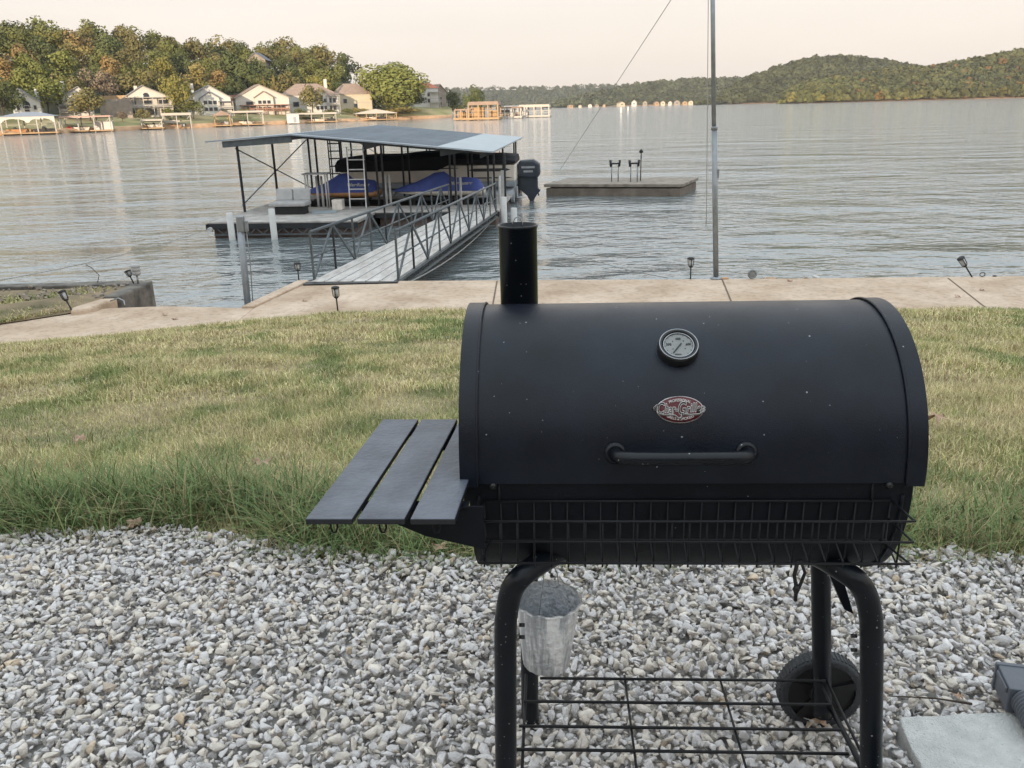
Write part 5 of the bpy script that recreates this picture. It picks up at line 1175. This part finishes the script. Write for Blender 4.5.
# wheels with axle
WC=gl_(atz(819.5,689,.113))
for (Yw_,nm) in ((1.70,0),(1.13,1)):
    c=WC if nm==0 else WC+Vector((.03,-.50,0)); c=Vector((c.x,c.y,.113))
    wh=empty('wheel',TG@c,GY); wh.parent=None
    bpy.context.view_layer.update()
    wh.parent=g; wh.matrix_parent_inverse=Matrix.Identity(4); wh.location=c; wh.rotation_euler=(0,0,0)
    b=MB(TG); Rw=.096; prof=[(Rw*.80,-.019),(Rw*.93,-.022),(Rw*.985,-.017),(Rw,-.008),(Rw,.008),(Rw*.985,.017),(Rw*.93,.022),(Rw*.8,.019)]
    b.lathe(prof,c,(0,1,0),48,False)
    for k in range(60):
        a=2*math.pi*k/60; b.box(c+Vector((Rw*.992*math.cos(a),0,Rw*.992*math.sin(a))),(.0042,.030,.005),Matrix.Rotation(-a+math.pi/2,3,'Y'))
    b.build('tyre','rubber',wh)
    b=MB(TG); b.lathe([(Rw*.82,-.012),(Rw*.80,-.008),(Rw*.3,-.006),(Rw*.28,-.020),(.006,-.022)],c,(0,1,0),40)
    for k in range(5):
        a=2*math.pi*k/5+.3; b.bar(c+Vector((Rw*.26*math.cos(a),-.013,Rw*.26*math.sin(a))),c+Vector((Rw*.82*math.cos(a),-.015,Rw*.82*math.sin(a))),.02,.010,(0,1,0))
    b.build('hub','hub',wh)
b=MB(TG); c=WC; b.tube([(c.x,c.y+.03,.113),(c.x+.03,c.y-.52,.113)],.006,8); b.build('axle','wire',g)
# cord hanging under the basket
p=at_l(797,583,-.22); b=MB(TG); b.tube([p+Vector((.002,0,.045)),p+Vector((.012,0,.02)),p+Vector((.004,0,-.01)),p+Vector((.0,0,-.014))],.0030,6); b.tube([p+Vector((-.002,0,.045)),p+Vector((-.006,0,.015)),p+Vector((0,0,-.012)),p+Vector((0,.0,-.035))],.0034,6); b.lathe([(.004,-.020),(.0065,-.012),(.004,-.004)],p,n=8)
tagp(b.build('hanging_cord','black'),'short knotted black cord hanging below the right end of the grill','cord')
# bucket
BY=1.42; bc=Vector(aty(548,599,BY)); rr1=.0645; rr2=.047; hB=.150
bu=empty('grease_bucket',bc-Vector((0,0,hB)),0,'small foil-lined metal bucket hanging from a wire under the grill','bucket'); TB=Matrix.Translation(bc)@Matrix.Rotation(R(2),4,'Y')
b=MB(TB); b.lathe([(rr2-.006,-hB),(rr2,-hB+.004),(rr1-.003,-.01),(rr1-.002,0)],n=64,capends=False); o=b.build('shell','foil',bu)
# crumpled vertical creases
for v in o.data.vertices:
    q=v.co; a=math.atan2(q.y,q.x); k=1+.018*math.sin(a*17+q.z*30)*(.5+.5*math.sin(a*5))+.008*math.sin(a*31+q.z*55); q.x*=k; q.y*=k
b=MB(TB); b.lathe([(rr1-.002,0),(rr1-.006,-.02),(rr2-.002,-hB+.01),(.0,-hB+.008)],n=48,capends=False); o=b.build('lining','bucket_in',bu)
b=MB(TB); b.tube([((rr1+.0005+.0012*math.sin(a*9)*math.sin(a*4))*Vector((math.cos(a),math.sin(a),0))+Vector((0,0,.0015*math.sin(a*13)))) for a in np.linspace(0,6.283,73)[:-1]],.0026,7,closed=True); b.build('rim','foil',bu)
hk=Vector(aty(545,566,BY)); loc_=TB.inverted()@Vector((bc.x-.0,bc.y,hk.z+.01))
b=MB(TB); b.tube([(-.02,-rr1*.95,.0),(-.017,-rr1*.8,.03),loc_+Vector((-.004,-.005,0)),loc_+Vector((.004,.0,.01)),(.02,rr1*.7,.03),(.024,rr1*.93,0)],.0010,6); b.build('bail','galv',bu)
b=MB(TB); b.box((-.02,-rr1*.97,-.012),(.012,.003,.022)); b.build('ear','foil',bu)
# slab and downspout adapter
zS=.055; S_=[atz(899,716,zS),atz(1075,709,zS),atz(1110,860,zS),atz(948,830,zS)]
b=MB(); n=9
poly=[]
for i in range(4):
    A_=Vector(S_[i]);B_=Vector(S_[(i+1)%4])
    for k in range(n):
        q=A_.lerp(B_,k/n); nrm=(B_-A_).cross(up_).normalized(); poly.append(q+nrm*rnd.uniform(-.004,.004))
b.prism([p-up_*.06 for p in poly],(0,0,.06)); tagp(b.build('concrete_slab','concrete_grey',bevel=.004),'flat pale concrete slab set in the gravel at the bottom right','slab')
pa=Vector(atz(1004,706,.075)); ad=empty('downspout_adapter',Vector((pa.x,pa.y-.02,.055)),R(-20),'dark grey plastic downspout adapter with corrugated end on the concrete slab','pipe adapter'); TA=frame((pa.x+.062,pa.y+.0,.055),R(-14))
b=MB(TA); b.box((0,.03,.036),(.11,.09,.066)); b.box((0,.078,.036),(.118,.012,.072)); b.box((-.057,.03,.055),(.006,.07,.014)); b.build('socket','greyplastic',ad,bevel=.006)
b=MB(TA); pr=[(.034,0)]
for k in range(9): pr+=[(.038,.004+k*.010),(.038,.008+k*.010),(.031,.010+k*.010),(.031,.012+k*.010)]
b.lathe(pr,(-.012,-.014,.040),(.05,-1,-.02),32); b.build('corrugated_pipe','greyplastic',ad)
#=================================================================== GRAVEL
def hullproto(seed,bev):
    r=np.random.RandomState(seed); bm=bmesh.new()
    asp=np.array([1,.55+.35*r.rand(),.38+.27*r.rand()])
    for i in range(11 if bev else 10):
        d=r.normal(size=3); d/=np.linalg.norm(d); d=np.sign(d)*np.abs(d)**.8; bm.verts.new(d*asp*(.85+.25*r.rand()))
    bmesh.ops.convex_hull(bm,input=bm.verts); bmesh.ops.delete(bm,geom=[v for v in bm.verts if not v.link_faces],context='VERTS')
    if bev: bmesh.ops.bevel(bm,geom=bm.edges[:]+bm.verts[:],offset=.055,segments=1,affect='EDGES',profile=.5)
    bmesh.ops.triangulate(bm,faces=bm.faces[:]); bm.verts.ensure_lookup_table()
    V=np.array([v.co[:] for v in bm.verts]); Fc=np.array([[v.index for v in f.verts] for f in bm.faces]); bm.free(); return V,Fc
protoA=[hullproto(100+i,True) for i in range(26)]; protoB=[hullproto(200+i,False) for i in range(12)]
def rotm(r,n,flat=.5):
    # random rotations, biased to lie flat
    yaw=r.rand(n)*2*math.pi; tx=r.normal(size=n)*flat; ty=r.normal(size=n)*flat
    cz,sz=np.cos(yaw),np.sin(yaw); cx,sx=np.cos(tx),np.sin(tx); cy,sy=np.cos(ty),np.sin(ty)
    Z=np.zeros((n,3,3)); Z[:,0,0]=cz;Z[:,0,1]=-sz;Z[:,1,0]=sz;Z[:,1,1]=cz;Z[:,2,2]=1
    X=np.zeros((n,3,3)); X[:,0,0]=1;X[:,1,1]=cx;X[:,1,2]=-sx;X[:,2,1]=sx;X[:,2,2]=cx
    Y=np.zeros((n,3,3)); Y[:,1,1]=1;Y[:,0,0]=cy;Y[:,0,2]=sy;Y[:,2,0]=-sy;Y[:,2,2]=cy
    return X@Y@Z
GX0,GX1,GY0,GY1=-3.6,3.6,.2,2.95; CS=.006
hm=np.full((int((GY1-GY0)/CS)+4,int((GX1-GX0)/CS)+4),-.012)
def inslab(x,y):
    P=[(float(p[0]),float(p[1])) for p in S_]; c=False
    for i in range(4):
        a,b_=P[i],P[(i+1)%4]
        if (a[1]>y)!=(b_[1]>y) and x<(b_[0]-a[0])*(y-a[1])/(b_[1]-a[1])+a[0]: c=not c
    return c
stones=[[] for _ in range(len(protoA)+len(protoB))]
def scatter(n,x0,x1,y0,y1,kind,smin,smax):
    for _ in range(n):
        x=rnd.uniform(x0,x1); y=rnd.uniform(y0,y1)
        ge=float(gravel_edge(x))+ rnd.gauss(0,.035)
        if y>ge+.02: continue
        s=(smin+(smax-smin)*rnd.random()**1.6)/2
        if inslab(x,y) or inslab(x+s*.6,y) or inslab(x,y+s*.6): continue
        i=int((y-GY0)/CS); j=int((x-GX0)/CS); k=max(1,int(s*.75/CS))
        w_=hm[max(0,i-k):i+k+1,max(0,j-k):j+k+1]
        if w_.size==0: continue
        base=.55*w_.mean()+.45*w_.max(); 
        if base>.034: continue
        hgt=s*rnd.uniform(.45,.62)
        zc=base+hgt*.55; w_[...]=np.maximum(w_,zc+hgt*.55)
        stones[(rnd.randrange(len(protoA)) if kind else len(protoA)+rnd.randrange(len(protoB)))].append((x,y,zc,s))
# in view region
scatter(700,-1.75,1.95,1.35,2.8,True,.040,.056)
scatter(52000,-1.75,1.95,1.35,2.85,True,.015,.042)
scatter(9000,-1.9,1.95,1.35,2.85,True,.010,.022)
for (a,b_,c,d,n) in ((-3.6,-1.75,.2,2.9,24000),(1.95,3.6,.2,2.9,20000),(-1.75,1.95,.2,1.35,20000)): scatter(n,a,b_,c,d,False,.022,.05)
rs=np.random.RandomState(5); Vs=[];Fs=[];Ts=[];off=0
for pi,lst in enumerate(stones):
    if not lst: continue
    V0,F0=(protoA+protoB)[pi]; A=np.array(lst); n=len(A); Rm=rotm(rs,n,.42)
    sc_=A[:,3][:,None,None]*(1+.18*rs.normal(size=(n,1,3)))
    V=np.einsum('nij,nkj->nki',Rm,V0[None]*sc_)+A[:,None,:3]
    t=.80+.24*rs.rand(n,1); warm=rs.rand(n,1); tint=np.concatenate([t*(1+.05*(warm>.6)),t*(1.0),t*(1.02-.10*(warm>.6))],1)
    br=(rs.rand(n)<.03); tint[br]*=np.array([.84,.74,.62]); dk=(rs.rand(n)<.04); tint[dk]*=.7
    Vs.append(V.reshape(-1,3)); Fs.append((F0[None]+(np.arange(n)*len(V0))[:,None,None]+off).reshape(-1,3)); Ts.append(np.repeat(tint,len(V0),0)); off+=n*len(V0)
o=npmesh('gravel',np.concatenate(Vs),np.concatenate(Fs),'stone',np.concatenate(Ts)); tagp(o,'pale grey crushed limestone gravel under the grill','gravel',kind='stuff')
b=MB(); xs_=np.linspace(-6,6,40); vs=[]
for x in xs_: vs+= [(x,-3.,.0-.002),(x,float(gravel_edge(x))+.06,-.002)]
b.add(vs,[(2*i,2*i+2,2*i+3,2*i+1) for i in range(39)]); tagp(b.build('gravel_bed','soil'),kind='structure')
#=================================================================== GRASS
def blades(name,x,y,z,h,wd,lean,tint,segs=2,label='',cat='grass'):
    n=len(x); r=np.random.RandomState(hash(name)%1000 if 0 else len(name)); a=r.rand(n)*2*math.pi; fa=a+math.pi/2+r.normal(size=n)*.3
    dx,dy=np.cos(a),np.sin(a); px_,py_=np.cos(fa)*wd/2,np.sin(fa)*wd/2
    L=[];levels=[0,.55,1] if segs==2 else [0,.35,.7,1]
    k=len(levels); 
    V=np.zeros((n,2*k-1,3))
    for i,l in enumerate(levels):
        cxx=x+dx*lean*h*l**2; cyy=y+dy*lean*h*l**2; cz=z+h*(l-.35*lean*l**2*np.clip(lean,0,1.4)); wv=(1-l*.75)
        if i<k-1:
            V[:,2*i]=np.stack([cxx-px_*wv,cyy-py_*wv,cz],1); V[:,2*i+1]=np.stack([cxx+px_*wv,cyy+py_*wv,cz],1)
        else: V[:,2*i]=np.stack([cxx,cyy,cz],1)
    tri=[]
    for i in range(k-2): tri+=[(2*i,2*i+1,2*i+3),(2*i,2*i+3,2*i+2)]
    tri+=[(2*k-4,2*k-3,2*k-2)]
    tri=np.array(tri); Fc=(tri[None]+(np.arange(n)*(2*k-1))[:,None,None]).reshape(-1,3)
    o=npmesh(name,V.reshape(-1,3),Fc,'grass',np.repeat(tint,2*k-1,0)); tagp(o,label,cat,kind='stuff'); return o
def grasscolor(x,y,r,green=0.0):
    n=len(x); p=(pnoise(x*1.3+20,y*1.0+7,1)-.5)*.85+(pnoise(x*3.7,y*2.9,2)-.5)*.75+(pnoise(x*9.1,y*7.3,4)-.5)*.35+(pnoise(x*.45,y*.4,5)-.5)*.6+.66+r.normal(size=n)*.12
    g1=np.array([.17,.215,.08]); g2=np.array([.38,.37,.15]); st=np.array([.66,.56,.34]); br=np.array([.38,.29,.19])
    f=np.clip((p-.25)/.5-green,0,1)[:,None]; c=g1*(1-f)+g2*f
    straw=(r.rand(n)<np.clip((p-.30)*1.25-green*.7,.04,.75))[:,None]; c=np.where(straw,st*(.75+.5*r.rand(n,1)),c)
    brn=(r.rand(n)<np.clip(.10+(p-.6)*.6,0,.4)-green)[:,None]; c=np.where(brn,br*(.7+.6*r.rand(n,1)),c)
    return c*(.95+.45*r.rand(n,1))*np.array([1.02,1.03,.95])
def field(name,n,y0,y1,hw,seed,hh,wd,lean,xoff=0,green=0,label='',xfun=None,pw=1,segs=2):
    r=np.random.RandomState(seed); y=y0+(y1-y0)*r.rand(n)**pw; x=xoff+(r.rand(n)*2-1)*hw(y)
    ok=(y>gravel_edge(x)+.03+.05*r.normal(size=n))&(y<lawn_edge(x)-.0+ .05*r.normal(size=n)); x=x[ok];y=y[ok]; n=len(x)
    z=lawn_z(x,y)-.005; pt_=pnoise(x*1.7+3,y*1.7+9,11); h=hh*(.5+.8*r.rand(n))*(.35+1.2*pt_)*1.0; w_=wd*(.7+.6*r.rand(n)); ln=lean*(.4+1.2*r.rand(n))
    return blades(name,x,y,z,h,w_,ln,grasscolor(x,y,r,green),segs,label)
field('near_lawn',210000,2.3,5.2,lambda y:.75*y+.9,1,.046,.0030,.8,label='short patchy lawn of green and straw coloured grass just behind the gravel',pw=1)
field('middle_lawn',150000,5.2,8.6,lambda y:.72*y+1,2,.062,.0055,.8,label='patchy drying lawn in the middle of the slope')
field('lower_lawn',130000,8.5,14.2,lambda y:.72*y+2,3,.066,.0095,.8,label='lower lawn reaching down to the concrete walkway')
# long green grass at the gravel edge, in tussocks
def tussocks(name,n_t,x0,x1,off0,off1,seed,hh,label,per=38,straw=.12):
    r=np.random.RandomState(seed); X=[];Y=[];H=[]
    for i in range(n_t):
        cx=r.uniform(x0,x1); cy=float(gravel_edge(cx))+r.uniform(off0,off1); k=int(per*(.5+r.rand())); rad=.05+.05*r.rand(); hs=.55+.75*r.rand()
        X+=list(cx+r.normal(size=k)*rad); Y+=list(cy+r.normal(size=k)*rad*.8); H+=list(hs*(.5+.7*r.rand(k)))
    X=np.array(X);Y=np.array(Y);H=np.array(H)*hh; n=len(X); z=lawn_z(X,Y)-.01
    c=np.array([.19,.285,.11])*(.6+.7*r.rand(n,1))*np.array([1,1,1]); ye=(r.rand(n)<.30)[:,None]; c=np.where(ye,np.array([.25,.29,.11])*(.8+.4*r.rand(n,1)),c); stw=(r.rand(n)<straw)[:,None]; c=np.where(stw,np.array([.42,.35,.19])*(.7+.5*r.rand(n,1)),c)
    return blades(name,X,Y,z,H,.0048*(.7+.6*r.rand(n)),.35+.9*r.rand(n),c,3,label)
tussocks('long_grass_edge',150,-2.6,-.5,.03,.36,21,.20,'long green unmown grass bordering the gravel at left',per=60,straw=.2)
tussocks('long_grass_behind_grill',110,-.6,.6,.02,.24,22,.13,'long green and straw grass along the gravel behind the side shelf',per=46,straw=.22)
tussocks('long_grass_right',130,1.05,3.2,.03,.30,23,.15,'long green grass bordering the gravel at right',per=46,straw=.25)
tussocks('sparse_tufts',150,-3.2,3.2,.3,1.4,24,.085,'scattered taller green tufts in the lawn near the gravel',per=26,straw=.3)
tussocks('dry_edge_grass',120,-3.2,3.4,-.06,.05,25,.05,'dry straw grass straggling onto the gravel edge',per=26,straw=.9)
# grass on the left bank and edge of walkway
r=np.random.RandomState(9); n=26000; x=-7.85-r.rand(n)*9; y=np.interp(x,[-40,-12,-9,-7.8],[9,12.25,13.5,14.62])+r.rand(n)**1.2*2.6; ok=(y<16.5); x=x[ok];y=y[ok]
c=grasscolor(x,y,r,.05); blades('bank_grass',x,y,np.full(len(x),SZ+.03),.05+.09*r.rand(len(x)),np.full(len(x),.016),.5+r.rand(len(x)),c,2,'rough green and dry grass on the bank left of the boat ramp')
# stalks
for i,(px,py,h,lab) in enumerate(((91,520,.40,'single tall dry seed stalk rising from the long grass at left'),(184,372,.35,'lone thin dry stalk in the lawn below the ramp'),(440,519,.12,'pale dry stalk poking out beside the shelf bracket'))):
    p=Vector(atz(px,py,0)) if py>450 else Vector((float(aty(px,py,6.6)[0]),6.6,float(lawn_z(np.array(-2.),np.array(6.6)))))
    b=MB(); b.tube([p,p+Vector((.01,0,h*.5)),p+Vector((.0,0,h))],[.0016,.0013,.0006],5)
    for k in range(6): b.tube([p+Vector((0,0,h*(.75+.04*k))),p+Vector(((-1)**k*.012,0,h*(.80+.04*k)))],.0011,4)
    tagp(b.build('dry_stalk','hullorange' if 0 else 'dead_leaf'),lab,'grass stalk')
# dead leaves
def leafobj(px,py,z,s,label,seed,Y=None):
    p=Vector(atz(px,py,z)) if Y is None else Vector(aty(px,py,Y)); r=random.Random(seed); n=13; vs=[(0,0,.25*s)]
    for i in range(n):
        a=2*math.pi*i/n; k=s*(1 if i%2 else .55)*r.uniform(.75,1.1); vs.append((k*math.cos(a),k*math.sin(a)*.75,r.uniform(-.1,.45)*s))
    b=MB(frame(p,r.random()*6)); b.add(vs,[(0,1+i,1+(i+1)%n) for i in range(n)]); b.add([(v[0],v[1],v[2]-.0012) for v in vs],[(0,1+(i+1)%n,1+i) for i in range(n)])
    tagp(b.build('dead_leaf','dead_leaf'),label,'leaf')
leafobj(936,419,-.25,.075,'pinkish brown dead leaf on the lawn right of the grill',1,Y=3.75)
leafobj(262,463,-.05,.055,'pinkish dead leaf in the lawn left of the side shelf',2,Y=3.15)
leafobj(135,524,.04,.045,'tan dead leaf caught in the long grass at the gravel edge',3)
leafobj(440,548,.04,.035,'tan dead leaf under the side shelf bracket',4)
leafobj(821,722,.06,.022,'orange-brown dead leaf in front of the grill wheel',5)
leafobj(345,345,-.9,.12,'reddish dead leaf on the lower lawn near the walkway',6,Y=9.3)
leafobj(958,696,.05,.018,'small dark brown leaf on the gravel above the concrete slab',7)
leafobj(80,440,-.12,.05,'pale tan dead leaf on the lawn at far left',8,Y=3.6)
for i,(px,py,lab) in enumerate(((165,315,'small dark leaf on the ramp apron, left one'),(175,319,'small dark leaf on the ramp apron, right one'),(790,281,'dark dead leaf on the walkway right of the ornament'),(982,290,'brown leaf on the walkway near the second joint'),(957,297,'little leaf on the walkway edge at right'),(305,301,'pale scrap of leaf on the walkway left of the chimney'))): leafobj(px,py,SZ+.01,.07,lab,20+i)
b=MB(); A_=Vector(atz(887,696,.045)); B_=Vector(atz(972,704,.045)); b.tube([A_,A_.lerp(B_,.3)+up_*.004,A_.lerp(B_,.6)+up_*.006,B_],[.001,.0018,.002,.003],6); tagp(b.build('twig','twig'),'thin dark twig lying on the gravel above the concrete slab','twig')

#=================================================================== EVENING HAZE
hz=MB(); hz.box((0,1500,75),(6800,6400,168)); M_h=bpy.data.materials.new('evening_haze'); M_h.use_nodes=True
hn=M_h.node_tree; hn.nodes.remove(hn.nodes['Principled BSDF']); pv=hn.nodes.new('ShaderNodeVolumePrincipled')
pv.inputs['Color'].default_value=(.93,.95,1,1); pv.inputs['Density'].default_value=HAZE; pv.inputs['Anisotropy'].default_value=.2
hn.links.new(pv.outputs[0],hn.nodes['Material Output'].inputs['Volume']); M['haze']=M_h
tagp(hz.build('haze','haze'),'thin evening haze over the lake','haze',kind='stuff')
